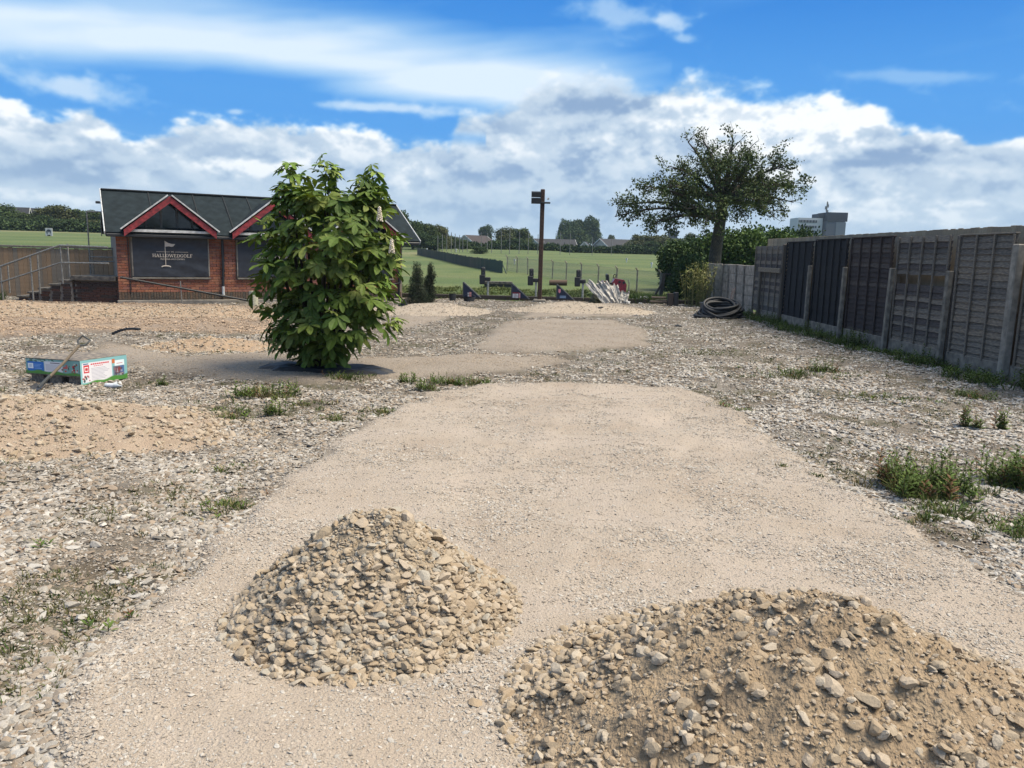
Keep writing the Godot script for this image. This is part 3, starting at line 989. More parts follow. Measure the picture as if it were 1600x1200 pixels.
	m = MB.new(); m.tube([Vector3(8.36, 1.95, 0.07), Vector3(8.36, 0.15, 0.07)], 0.038, 10)
	part(o, "downpipe", m.mesh(), MT.black)
	m = MB.new(); m.tube([Vector3(0.29, 1.95, 0.03), Vector3(0.31, 0.3, 0.03)], 0.012, 6)
	part(o, "cable", m.mesh(), MT.black)
	var rail = thing("sloping_pipe", "black pipe sloping along the foot of the brick wall", "pipe", FO, "", FTURN)
	m = MB.new(); m.tube([Vector3(0.05, 0.76, 0.22), Vector3(1.6, 0.46, 0.25), Vector3(3.75, 0.03, 0.3)], 0.032, 10)
	part(rail, "pipe", m.mesh(), MT.black)
	m = MB.new(); m.tube([Vector3(1.62, 0.03, 0.25), Vector3(1.6, 0.66, 0.25)], 0.016, 8)
	part(rail, "stake", m.mesh(), MT.galv)
	m = MB.new(); m.tube([Vector3(6.5, 0.62, 0.2), Vector3(7.9, 0.55, 0.2), Vector3(8.35, 0.62, 0.2), Vector3(8.38, 0.9, 0.2)], 0.03, 10)
	solo("bent_hose", "black hose hung along the wall behind the leafy bush", "hose", m, MT.black).transform = Transform3D(Basis(Vector3.UP, FTURN), FO)
	# banners
	banner(1.41, "dark golf banner with flag emblem on the open brick wall"); banner(4.25, "dark golf banner half hidden by the leafy bush"); banner(7.11, "dark golf banner fully behind the leafy bush")
	# security lamp on the left verge
	m = MB.new(); m.bbox(xf(Vector3(-0.36, 2.85, -1.2)), Vector3(0.12, 0.07, 0.1), 0.01)
	m.bar(Vector3(-0.31, 2.85, -1.2), Vector3(-0.25, 2.80, -1.2), 0.02, 0.02)
	part(o, "security_lamp", m.mesh(), MT.black)
	# pale bin by the wall
	m = MB.new()
	m.tube([Vector3(0, 0, 0), Vector3(0, 0.03, 0), Vector3(0, 0.40, 0), Vector3(0, 0.43, 0)], [0.11, 0.125, 0.125, 0.11], 20)
	var w = gp(397, 478)
	solo("white_drum", "cream plastic drum standing by the pavilion wall", "drum", m, mat(Color(0.62, 0.6, 0.45), 0.5, TX.blotch, Vector3.ONE * 3.0), Vector3(-7.45, gh(-7.45, -22.2) - 0.02, -22.2))

func gable_infill(g):
	var m = MB.new()
	m.prism([Vector2(g - 1.15, 2.06), Vector2(g + 1.15, 2.06), Vector2(g, 2.93)], xf(Vector3(0, 0, 0.0)), 0.03)
	return m.mesh()

func banner(t, label):
	var o = thing("banner", label, "banner", fac(t, 1.40, 0.09), "golf banners on the pavilion wall", FTURN)
	var w = 2.0; var h = 1.25
	var m = MB.new()
	var NX = 48; var NY = 30
	var sag = func(u, v):
		var x = (u - 0.5) * w; var y = (v - 0.5) * h
		# folds fan out from the fixed corners
		var z = 0.012 * sin((u * 1.3 + v * 1.9) * 9.0 + t) * (1.0 - v) * u + 0.01 * sin((u * 2.2 - v * 1.2) * 8.0) * u * u + 0.012 * sin(u * 14.0 + v * 3.0) * pow(v, 4.0)
		y += -0.018 * sin(u * PI) * v + 0.012 * absf(sin(u * 9.0)) * (1.0 - v) * 0.6
		return Vector3(x, y, z + 0.012 * nz.get_noise_2d(u * 3.0 + t, v * 3.0))
	for i in NX:
		for j in NY:
			var a = sag.call(float(i) / NX, float(j) / NY); var b = sag.call(float(i + 1) / NX, float(j) / NY)
			var d = sag.call(float(i + 1) / NX, float(j + 1) / NY); var e = sag.call(float(i) / NX, float(j + 1) / NY)
			m.quad(e, d, b, a)
	var st := SurfaceTool.new(); st.create_from(m.mesh(), 0); st.index(); st.generate_normals()
	var cl = part(o, "cloth", st.commit(), MT.banner)
	var cream = MT.print
	var zz = 0.03
	# flag, pole and hole
	m = MB.new()
	m.prism([Vector2(-0.16, 0.40), Vector2(-0.08, 0.345), Vector2(0.02, 0.315), Vector2(0.115, 0.315), Vector2(0.07, 0.255), Vector2(0.02, 0.235), Vector2(-0.06, 0.245), Vector2(-0.155, 0.235)], xf(Vector3(0, 0, zz)), 0.004)
	part(o, "printed_flag", m.mesh(), cream)
	m = MB.new(); m.box(xf(Vector3(-0.158, 0.05, zz)), Vector3(0.014, 0.70, 0.004))
	part(o, "printed_pole", m.mesh(), cream)
	var ring = []
	for k in 21:
		var a = PI * 1.15 * k / 20.0 - 0.25
		ring.append(Vector2(-0.15 + cos(a) * 0.125, -0.335 + sin(a) * 0.042))
	for k in 21:
		var a = PI * 1.15 * (20 - k) / 20.0 - 0.25
		ring.append(Vector2(-0.15 + cos(a) * 0.105, -0.345 + sin(a) * 0.024))
	m = MB.new(); m.prism(ring, xf(Vector3(0, 0, zz)), 0.004)
	part(o, "printed_hole", m.mesh(), cream)
	letters(o, "TO", 0.055, Vector3(0.03, 0.088, zz), cream, "Droid Serif")
	letters(o, "HALLOWEDGOLF", 0.125, Vector3(0.03, -0.02, zz), cream, "Droid Serif")
	letters(o, "NATIONAL GOLF CENTRES", 0.05, Vector3(0.03, -0.118, zz), cream, "Droid Serif")
	for s in [[-0.39, -0.04], [0.1, 0.45]]:
		m = MB.new(); m.box(xf(Vector3((s[0] + s[1]) * 0.5, 0.088, zz)), Vector3(s[1] - s[0], 0.007, 0.004))
		part(o, "printed_rule", m.mesh(), cream)
	for x in [-0.985, -0.5, 0.0, 0.5, 0.985]:
		m = MB.new(); m.tube([Vector3(x, 0.60, -0.03), Vector3(x, 0.60, 0.035)], 0.013, 8)
		part(o, "eyelet", m.mesh(), MT.galv)
	for s in [-1.0, 1.0]:
		m = MB.new(); m.bar(Vector3(s * 1.008, -0.6, -0.03), Vector3(s * 1.008, 0.6, -0.03), 0.03, 0.05)
		part(o, "batten", m.mesh(), MT.concrete_pale)

func letters(parent, s, size, at, m, font_name):
	var f := SystemFont.new()
	f.font_names = PackedStringArray([font_name])
	var t := TextMesh.new()
	t.text = s
	t.font = f
	t.font_size = 64
	t.pixel_size = size / 64.0
	t.depth = 0.004
	part(parent, "lettering", t, m, Transform3D(Basis.IDENTITY, at))

# ---------------------------------------------------------------- steps, rails and board fence on the left
func build_left_side():
	var I = Transform3D.IDENTITY
	# steps of brick with concrete treads, leading up to the landing by the wall
	var o = thing("brick_steps", "weathered brick steps with concrete treads rising to a landing", "steps", Vector3(-11.3, 0, -22.1))
	var m = MB.new(); m.bbox(xf(Vector3(-0.62, 0.70, -0.5)), Vector3(1.28, 0.13, 1.2), 0.015)
	part(o, "landing", m.mesh(), MT.slab)
	m = MB.new(); m.box(xf(Vector3(-0.62, 0.31, -0.56)), Vector3(1.2, 0.64, 1.0))
	var core = part(o, "core", m.mesh(), MT.mortar)
	var sb = MB.new(); sb.bbox(I, Vector3(0.215, 0.065, 0.05), 0.004)
	var bm = sb.mesh()
	var dark = mat(Color(0.16, 0.075, 0.055), 0.92, TX.weather, Vector3.ONE * 3.0)
	var dark2 = mat(Color(0.1, 0.07, 0.06), 0.92, TX.weather, Vector3.ONE * 3.0)
	for k in 8:
		for i in 6:
			part(core, "brick", bm, dark2 if k > 5 or rng.randf() < 0.25 else dark, xf(Vector3(-1.2 + 0.11 + i * 0.225 - (0.11 if k % 2 else 0.0) + 0.05, 0.045 + k * 0.075, -0.045 + R(-0.004, 0.004))))
	for k in 6:
		var x = -1.26 - k * 0.31
		var y = 0.64 - k * 0.118
		m = MB.new(); m.bbox(xf(Vector3(x - 0.155, y - 0.025, -0.45), 0.0), Vector3(0.36, 0.055, 1.05), 0.012)
		part(o, "tread", m.mesh(), MT.slab)
		m = MB.new(); m.box(xf(Vector3(x - 0.155, (y - 0.055) * 0.5, -0.45)), Vector3(0.308, y - 0.055, 0.92))
		var r = part(o, "riser", m.mesh(), MT.mortar)
		var rows = int((y - 0.06) / 0.075)
		for q in rows:
			part(r, "brick", bm, dark2 if rng.randf() < 0.6 else dark, xf(Vector3(x - 0.155 + R(-0.03, 0.03), 0.045 + q * 0.075, 0.02)))
	# tubular handrail
	var h = thing("handrail", "grey galvanised tube handrail along the brick steps", "handrail", Vector3(-11.3, 0, -21.65))
	for s in [0.0, -0.12]:
		var top = [Vector3(0.05, 1.58, s), Vector3(-1.28, 1.60, s), Vector3(-3.2, 0.90, s), Vector3(-3.8, 0.68, s)]
		var low = [Vector3(0.05, 1.14, s), Vector3(-1.28, 1.13, s), Vector3(-3.2, 0.48, s), Vector3(-3.8, 0.28, s)]
		if s == 0.0:
			m = MB.new(); m.tube(top, 0.028, 10)
			part(h, "top_rail", m.mesh(), MT.galv)
			m = MB.new(); m.tube(low, 0.024, 10)
			part(h, "middle_rail", m.mesh(), MT.galv)
		for q in [[-1.26, 0.55, 1.62], [-2.12, 0.05, 1.29], [-2.97, 0.05, 0.98]]:
			m = MB.new(); m.tube([Vector3(q[0] - s * 1.1, q[1] + (0.2 if s < -0.1 else 0.0), s), Vector3(q[0] - s * 1.1, q[2] + (0.03 if s < -0.1 else 0.0), s)], 0.024, 10)
			part(h, "post", m.mesh(), MT.galv)
	# tall open steel frame beside the pavilion
	var f = thing("steel_frame", "tall thin open steel frame beside the pavilion corner", "frame", Vector3(-11.3, 0, -23.4))
	for q in [[-1.42, 0.7, 2.62], [-1.02, 1.9, 2.6], [-0.75, 1.9, 2.58], [-0.5, 1.9, 2.57], [-0.1, 0.7, 2.6]]:
		m = MB.new(); m.tube([Vector3(q[0], q[1], 0), Vector3(q[0], q[2], 0)], 0.02 if q[1] < 1.0 else 0.012, 8)
		part(f, "upright", m.mesh(), MT.galv)
	for q in [[2.6, 0.02], [1.28, 0.016], [1.15, 0.016], [0.72, 0.02]]:
		m = MB.new(); m.tube([Vector3(-1.42, q[0], 0), Vector3(-0.1, q[0], 0)], q[1], 8)
		part(f, "crossbar", m.mesh(), MT.galv)
	# board fence holding back the bank
	var b = thing("board_fence", "brown upright board fence below the raised field", "fence", Vector3(-20.0, 0, -24.3))
	var bms = [mat(Color(0.38, 0.26, 0.16), 0.9, TX.wood, Vector3(14, 0.8, 14)), mat(Color(0.45, 0.29, 0.165), 0.9, TX.wood, Vector3(14, 0.8, 14)), mat(Color(0.33, 0.265, 0.195), 0.9, TX.wood, Vector3(14, 0.8, 14))]
	var bd = MB.new(); bd.bbox(I, Vector3(0.142, 1.5, 0.022), 0.004)
	var bdm = bd.mesh()
	for k in 60:
		part(b, "board", bdm, bms[rng.randi() % 3], xf(Vector3(0.075 + k * 0.147, 0.74 + R(-0.01, 0.01), R(-0.006, 0.006)), R(-0.02, 0.02)))
	m = MB.new(); m.bbox(xf(Vector3(4.4, 1.535, 0.0)), Vector3(8.9, 0.06, 0.12), 0.01)
	part(b, "capping_rail", m.mesh(), mat(Color(0.3, 0.28, 0.25), 0.85, TX.weather, Vector3(1, 8, 8)))
	m = MB.new(); m.bbox(xf(Vector3(4.4, 0.5, -0.06)), Vector3(8.8, 0.1, 0.06), 0.01)
	part(b, "back_rail", m.mesh(), bms[2])

# ---------------------------------------------------------------- the panel fence on the right
func fx_at(z): return 7.32 - 0.011 * (-z - 11.6)

func lap_panel(parent, label, z0, z1, y0, y1, tint: Array, battens, gap := [], lean := 0.0, capped := true):
	var c = (z0 + z1) * 0.5
	var L = absf(z1 - z0)
	var hh = y1 - y0
	var fm = MB.new()
	for k in battens + 1:
		var z = -L * 0.5 + 0.02 + (L - 0.04) * k / battens
		fm.bbox(xf(Vector3(-0.044, hh * 0.5, z)), Vector3(0.026, hh - 0.005, 0.036), 0.004)
	if capped: fm.bbox(xf(Vector3(-0.01, hh + 0.012, 0)), Vector3(0.07, 0.025, L), 0.005)
	var o = part(parent, "fence_panel", fm.mesh(), tint[1], Transform3D(Basis(Vector3(0, 0, 1), lean), Vector3(fx_at(c), y0, c) - parent.position), label)
	var n = int(round(hh / 0.098))
	var st = hh / n
	for k in n:
		var y = (k + 0.5) * st
		if gap.size() == 2 and y > gap[0] and y < gap[1]: continue
		# a thin sawn board with one waney edge, lapping over the one below
		var m = MB.new()
		var N = 12
		var ph = R(0, 60)
		for i in N:
			var za = -L * 0.5 + L * i / N; var zb = -L * 0.5 + L * (i + 1) / N
			var ya = -st * 0.62 + 0.022 * nz.get_noise_2d(za * 1.4 + ph, k); var yb = -st * 0.62 + 0.022 * nz.get_noise_2d(zb * 1.4 + ph, k)
			var t = st * 0.55
			var p = [Vector3(-0.03, ya, za), Vector3(-0.03, yb, zb), Vector3(-0.004, t, zb), Vector3(-0.004, t, za), Vector3(-0.018, ya, za), Vector3(-0.018, yb, zb), Vector3(0.006, t, zb), Vector3(0.006, t, za)]
			var cc = (p[0] + p[6]) * 0.5
			m.quado(p[0], p[1], p[2], p[3], cc); m.quado(p[4], p[5], p[6], p[7], cc); m.quado(p[0], p[1], p[5], p[4], cc)
			if i == 0: m.quado(p[0], p[3], p[7], p[4], cc)
			if i == N - 1: m.quado(p[1], p[2], p[6], p[5], cc)
		part(o, "slat", m.mesh(), tint[rng.randi() % tint.size()], Transform3D(Basis(Vector3.RIGHT, R(-0.008, 0.008)), Vector3(R(-0.004, 0.004), y, 0)))
	return o

func wood(c: Color): return mat(c, 0.88, TX.weather, Vector3(9, 9, 0.9), true, TX.rough, 0.15)

func build_fence():
	var blk = [wood(Color(0.012, 0.016, 0.024)), wood(Color(0.018, 0.022, 0.031)), wood(Color(0.014, 0.018, 0.026))]
	var blk2 = [wood(Color(0.015, 0.019, 0.026)), wood(Color(0.024, 0.027, 0.033)), wood(Color(0.019, 0.022, 0.028))]
	var brn = [wood(Color(0.06, 0.046, 0.048)), wood(Color(0.08, 0.06, 0.058)), wood(Color(0.048, 0.038, 0.042)), wood(Color(0.12, 0.10, 0.09))]
	var gry = [wood(Color(0.22, 0.205, 0.185)), wood(Color(0.27, 0.25, 0.22)), wood(Color(0.15, 0.143, 0.135)), wood(Color(0.33, 0.295, 0.25)), wood(Color(0.12, 0.105, 0.105))]
	var gry2 = [wood(Color(0.25, 0.232, 0.21)), wood(Color(0.30, 0.275, 0.24)), wood(Color(0.20, 0.186, 0.172)), wood(Color(0.34, 0.295, 0.24))]
	var F = thing("panel_fence", "patchwork garden fence of mismatched lap panels on concrete posts", "fence", Vector3(fx_at(-16.0), 0, -16.0))
	lap_panel(F, "weathered mossy lap panel behind a light wooden rail", -23.4, -20.95, 0.2, 2.06, gry, 5, [], 0.0, false)
	lap_panel(F, "blue black painted lap panel next to the light rail", -20.82, -19.05, 0.26, 2.14, blk, 4, [], 0.0)
	lap_panel(F, "black painted lap panel beside the dark brown one", -18.86, -17.06, 0.25, 2.17, blk2, 5, [], 0.01)
	lap_panel(F, "dark purplish brown lap panel with faded patches", -16.9, -15.06, 0.25, 2.18, brn, 4, [], 0.01)
	lap_panel(F, "weathered grey lap panel with a missing slat", -14.88, -13.1, 0.25, 2.17, gry, 4, [1.10, 1.26], 0.012, false)
	lap_panel(F, "sound grey lap panel with three battens beside tall concrete post", -12.88, -11.45, 0.22, 2.15, gry2, 3, [], 0.012)
	lap_panel(F, "grey lap panel past the tall concrete post", -11.2, -9.4, 0.22, 2.15, gry2, 3, [], 0.0)
	# repair spurs and posts
	var I = Transform3D.IDENTITY
	var k = 0
	for q in [[-18.95, 1.57, 0.0], [-17.0, 1.57, 0.01], [-14.95, 1.59, 0.03], [-13.0, 1.58, 0.03]]:
		var m = MB.new(); m.bbox(xf(Vector3(0, q[1] * 0.5 - 0.2, 0)), Vector3(0.085, q[1] + 0.4, 0.085), 0.01)
		part(F, "concrete_post", m.mesh(), MT.concrete, Transform3D(Basis(Vector3(0, 0, 1), -q[2] * 0.4), Vector3(fx_at(q[0]) - 0.1, 0, q[0]) - F.position), "short concrete repair spur")
		m = MB.new(); m.bbox(xf(Vector3(0, 1.08, 0)), Vector3(0.075, 2.16, 0.075), 0.006)
		part(F, "timber_post", m.mesh(), [blk, brn, gry, gry][k][0], xf(Vector3(fx_at(q[0]) + 0.03, 0, q[0]) - F.position))
		k += 1
	var m = MB.new(); m.bbox(xf(Vector3(0, 0.9, 0)), Vector3(0.12, 2.2, 0.13), 0.015)
	part(F, "concrete_post", m.mesh(), MT.concrete_pale, xf(Vector3(fx_at(-11.33) - 0.08, 0, -11.33) - F.position), "tall full height concrete post")
	m = MB.new(); m.bbox(xf(Vector3(0, 0.95, 0)), Vector3(0.11, 2.3, 0.11), 0.015)
	part(F, "timber_post", m.mesh(), wood(Color(0.17, 0.15, 0.125)), xf(Vector3(fx_at(-20.88) - 0.06, 0, -20.88) - F.position), "pale timber post")
	m = MB.new(); m.bbox(xf(Vector3(0, 0.7, 0)), Vector3(0.07, 1.45, 0.07), 0.01)
	part(F, "timber_post", m.mesh(), wood(Color(0.18, 0.165, 0.14)), xf(Vector3(fx_at(-22.6) - 0.09, 0, -22.6) - F.position), "short pale timber post")
	m = MB.new(); m.bbox(xf(Vector3(0, 0, 0)), Vector3(0.04, 0.13, 1.85), 0.008)
	part(F, "timber_rail", m.mesh(), wood(Color(0.36, 0.32, 0.25)), xf(Vector3(fx_at(-21.8) - 0.13, 1.40, -21.8) - F.position), "light wooden rail")
	for q in [[-22.9, -20.95], [-20.82, -19.0], [-18.9, -17.05], [-16.95, -15.0], [-14.9, -13.05], [-12.93, -11.4], [-11.26, -9.4]]:
		m = MB.new(); m.bbox(xf(Vector3(0, 0.07, 0)), Vector3(0.05, 0.36, absf(q[1] - q[0])), 0.008)
		part(F, "gravel_board", m.mesh(), MT.concrete, xf(Vector3(fx_at((q[0] + q[1]) * 0.5) - 0.02, 0, (q[0] + q[1]) * 0.5) - F.position))
	# neighbour's taller board fence behind
	var b = thing("board_fence", "tall pale feather edge board fence rising behind the panels", "fence", Vector3(7.72, 0, -16.5))
	var fm = [mat(Color(0.42, 0.33, 0.22), 0.9, TX.wood, Vector3(14, 0.8, 14)), mat(Color(0.36, 0.285, 0.2), 0.9, TX.wood, Vector3(14, 0.8, 14)), mat(Color(0.47, 0.38, 0.265), 0.9, TX.wood, Vector3(14, 0.8, 14))]
	m = MB.new(); m.bbox(I, Vector3(0.02, 2.36, 0.118), 0.003)
	var bm = m.mesh()
	for i in 126:
		var z = -24.0 + i * 0.121
		var top = 2.30 + R(-0.008, 0.008)
		part(b, "board", bm, fm[rng.randi() % 3], Transform3D(Basis(Vector3.UP, 0.08), Vector3(0, top - 1.18, z + 16.5)))
	# concrete plank fence further back
	for i in 6:
		var z0 = -23.5 - i * 0.98
		var zc = z0 - 0.49
		var o = thing("concrete_fence_bay", "bay of stacked concrete planks beside the coiled pipe", "fence bay", Vector3(7.25 + 0.02 * i, -0.05, zc), "bays of the concrete plank fence")
		o.rotation.z = R(-0.02, 0.05)
		o.rotation.x = R(-0.03, 0.03)
		for j in 5:
			m = MB.new(); m.bbox(xf(Vector3(0, 0.155 + j * 0.31, 0)), Vector3(0.045, 0.306, 0.9), 0.016)
			part(o, "plank", m.mesh(), MT.plank if rng.randf() < 0.75 else MT.concrete_pale)
		m = MB.new(); m.bbox(xf(Vector3(-0.02, 0.76, -0.47)), Vector3(0.1, 1.56 + R(-0.03, 0.05), 0.075), 0.01)
		part(o, "post", m.mesh(), MT.concrete)

# ---------------------------------------------------------------- plants
func leaflet(mb: MB, o: Vector3, d: Vector3, up: Vector3, L: float, W: float, droop: float, col: Color):
	# one obovate blade folded along its midrib, drooping to the tip
	var side = d.cross(up).normalized()
	var prof = [[0.0, 0.04], [0.3, 0.30], [0.62, 0.5], [0.86, 0.34], [1.0, 0.0]]
	var mid = []; var lf = []; var rt = []
	for p in prof:
		var c = o + d * (L * p[0]) - up * (droop * L * p[0] * p[0])
		mid.append(c)
		lf.append(c + side * (W * p[1]) + up * (W * p[1] * 0.28))
		rt.append(c - side * (W * p[1]) + up * (W * p[1] * 0.28))
	for i in 4:
		for q in [[mid[i], mid[i + 1], lf[i + 1], lf[i]], [rt[i], rt[i + 1], mid[i + 1], mid[i]]]:
			mb.quad(q[0], q[1], q[2], q[3])
	while mb.c.size() < mb.v.size(): mb.c.append(col)

func palm_leaf(sd):
	var r := RandomNumberGenerator.new(); r.seed = sd
	var mb := MB.new()
	var n = 7 if sd % 3 else 5
	for k in n:
		var t = (k - (n - 1) * 0.5) / ((n - 1) * 0.5)
		var a = t * 2.05 + r.randf_range(-0.1, 0.1)
		var L = lerpf(0.205, 0.115, absf(t)) * r.randf_range(0.9, 1.1)
		var d = Vector3(sin(a), r.randf_range(-0.15, 0.1), -cos(a)).normalized()
		leaflet(mb, d * 0.01, d, Vector3.UP, L, L * 0.42, r.randf_range(0.05, 0.45), Color(1, 1, 1))
	return mb.mesh()

func build_chestnut():
	var base = gp(500, 582)
	base.y = gh(base.x, base.z)
	var o = thing("chestnut_bush", "bushy young chestnut tree with large palmate leaves on dark sheeting", "tree", base)
	var r := RandomNumberGenerator.new(); r.seed = 42
	# outline read at several heights: height, left and right reach
	var prof = [[0.1, -0.1, 0.2], [0.22, -0.28, 0.28], [0.34, -0.52, 0.42], [0.46, -0.62, 0.66], [0.64, -0.62, 1.02], [0.86, -0.62, 0.92], [1.17, -0.78, 1.0], [1.61, -0.72, 1.1], [1.85, -0.62, 1.02], [2.05, -0.55, 0.95], [2.3, -0.42, 0.82], [2.5, -0.25, 0.7]]
	var trunk = MB.new()
	var stems = []
	for k in 15:
		var a = TAU * k / 15.0 + r.randf_range(-0.3, 0.3)
		var reach = r.randf_range(0.2, 0.78)
		var hgt = r.randf_range(1.3, 2.3) * (1.1 - reach * 0.3)
		stems.append([Vector3(cos(a) * reach + 0.1, hgt, sin(a) * reach * 0.9), a])
	for e in [[-0.34, 2.62, 0.1], [-0.22, 2.5, -0.15], [0.13, 2.76, 0.0], [0.2, 2.58, 0.15], [0.74, 2.62, -0.05], [0.62, 2.5, 0.15], [0.85, 2.42, 0.1], [-0.42, 2.36, 0.1]]: stems.append([Vector3(e[0], e[1], e[2]), 0.0])
	for s in stems:
		var e = s[0]
		var pts = [Vector3(e.x * 0.06, -0.05, e.z * 0.06), Vector3(e.x * 0.35, e.y * 0.3, e.z * 0.35), Vector3(e.x * 0.75, e.y * 0.68, e.z * 0.75), e]
		trunk.tube(pts, [0.03, 0.022, 0.014, 0.006], 6)
	part(o, "trunk", trunk.mesh(), MT.barkdark)
	var meshes = []
	for k in 6: meshes.append(palm_leaf(200 + k))
	var tint = [Color(0.14, 0.215, 0.036), Color(0.11, 0.18, 0.032), Color(0.18, 0.245, 0.05), Color(0.09, 0.155, 0.03), Color(0.21, 0.26, 0.065)]
	var mats = []
	for c in tint:
		var m = mat(c, 0.62, TX.blotch, Vector3.ONE * 3.0)
		m.metallic_specular = 0.3
		m.cull_mode = BaseMaterial3D.CULL_DISABLED
		m.backlight_enabled = true; m.backlight = Color(0.55, 0.6, 0.2)
		mats.append(m)
	var l = []
	var place = func(p: Vector3, out: Vector3, s: float):
		# leaf plane leans outwards and hangs
		var up = (Vector3.UP * r.randf_range(0.4, 1.5) + out * r.randf_range(-0.3, 1.3) + Vector3(r.randf_range(-0.35, 0.35), 0, r.randf_range(-0.35, 0.35))).normalized()
		var fw = (out + Vector3(r.randf_range(-0.5, 0.5), r.randf_range(-0.5, 0.1), r.randf_range(-0.5, 0.5)))
		fw = (fw - up * fw.dot(up)).normalized()
		var b = Basis(fw.cross(up), up, -fw) * Basis(Vector3.UP, 0.0)
		l.append([(p + base).distance_to(EYE) - 0.3 * s - 0.5 * out.z, b.scaled(Vector3.ONE * s), p])
	var tries = 0
	while l.size() < 800 and tries < 20000:
		tries += 1
		var y = r.randf_range(0.12, 2.42)
		var i = 0
		while i < prof.size() - 2 and prof[i + 1][0] < y: i += 1
		var t = (y - prof[i][0]) / (prof[i + 1][0] - prof[i][0])
		var lo = lerpf(prof[i][1], prof[i + 1][1], t); var hi = lerpf(prof[i][2], prof[i + 1][2], t)
		var a = r.randf_range(0, TAU)
		var q = pow(r.randf(), 0.32)
		var cx = (lo + hi) * 0.5; var hx = (hi - lo) * 0.5
		var lump = 0.95 + 0.45 * nz.get_noise_3d(cos(a) * 1.6 + 4.0, y * 1.5, sin(a) * 1.6)
		q *= lump
		var p = Vector3(cx + cos(a) * hx * q * 1.1, y, sin(a) * hx * q * 1.0)
		# gaps
		if nz.get_noise_3d(p.x * 2.2, p.y * 2.2 + 30.0, p.z * 2.2) < -0.22: continue
		if y < 0.5 and r.randf() < 0.3: continue
		var out = Vector3(cos(a), 0.1, sin(a)).normalized()
		place.call(p, out, r.randf_range(0.55, 1.38))
	# whorls at the shoot tips
	for s in stems:
		if s[0].y < 2.2: continue
		for k in 17:
			var a = r.randf_range(0, TAU)
			var dn = r.randf_range(-0.04, 0.5)
			place.call(s[0] + Vector3(cos(a) * (0.05 + dn * 0.22), -dn + 0.1, sin(a) * (0.05 + dn * 0.22)), Vector3(cos(a), 0.25, sin(a)).normalized(), r.randf_range(0.6, 0.9))
	l.sort_custom(func(a, b): return a[0] < b[0])
	var buf = PackedFloat32Array()
	var crown = o
	for i in l.size():
		var ti = r.randi() % 5
		if i < 300: part(crown, "leaf", meshes[r.randi() % 6], mats[ti], Transform3D(l[i][1], l[i][2]))
		else: put(buf, l[i][1], l[i][2], tint[ti])
	many(crown, "crown", meshes[0], MT.leaf, buf)
	for q in [[612, 385], [593, 335]]:
		var p = zp(q[0], q[1], -base.z - 0.85) - base
		var m = MB.new()
		for k in 46:
			var t = k / 46.0
			var a = k * 2.4
			var rr = 0.035 * (1.0 - t * 0.75)
			m.box(Transform3D(rbasis(), p + Vector3(cos(a) * rr, -0.08 + t * 0.17, sin(a) * rr)), Vector3.ONE * 0.014)
		part(crown, "flower_spike", m.mesh(), mat(Color(0.62, 0.55, 0.45), 0.7))
	# black weed sheeting round the foot
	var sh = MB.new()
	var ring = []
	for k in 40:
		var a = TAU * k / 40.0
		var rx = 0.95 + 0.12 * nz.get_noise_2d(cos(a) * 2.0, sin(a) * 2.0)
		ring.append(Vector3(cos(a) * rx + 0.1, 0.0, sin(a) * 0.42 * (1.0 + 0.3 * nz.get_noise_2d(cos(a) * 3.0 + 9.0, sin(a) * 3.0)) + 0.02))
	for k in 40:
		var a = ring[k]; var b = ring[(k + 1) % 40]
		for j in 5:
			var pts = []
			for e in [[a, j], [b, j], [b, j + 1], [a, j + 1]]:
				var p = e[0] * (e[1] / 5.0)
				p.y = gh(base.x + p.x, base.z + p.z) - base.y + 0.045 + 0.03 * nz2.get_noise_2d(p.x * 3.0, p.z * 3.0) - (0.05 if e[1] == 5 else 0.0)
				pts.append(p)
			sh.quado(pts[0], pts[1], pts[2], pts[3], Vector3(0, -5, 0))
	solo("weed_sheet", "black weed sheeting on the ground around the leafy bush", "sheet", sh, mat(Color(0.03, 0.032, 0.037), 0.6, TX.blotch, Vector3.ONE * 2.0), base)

func clump_mesh(sd, n, s):
	# a spray of n small pointed leaves in a ball of radius 1
	var r := RandomNumberGenerator.new(); r.seed = sd
	var mb := MB.new()
	for k in n:
		var o = Vector3(r.randf_range(-1, 1), r.randf_range(-1, 1), r.randf_range(-1, 1)) * 0.75
		var d = (o + Vector3(r.randf_range(-0.6, 0.6), r.randf_range(-0.7, 0.5), r.randf_range(-0.6, 0.6))).normalized()
		var u = Vector3(r.randf_range(-1, 1), 1.0, r.randf_range(-1, 1)).normalized()
		var w = d.cross(u).normalized() * s * 0.34
		var tip = o + d * s
		var m = o + d * s * 0.45 + u * s * 0.06
		mb.tri(o, m + w, m - w); mb.tri(m + w, tip, m - w)
	while mb.c.size() < mb.v.size(): mb.c.append(Color(1, 1, 1))
	return mb.mesh()

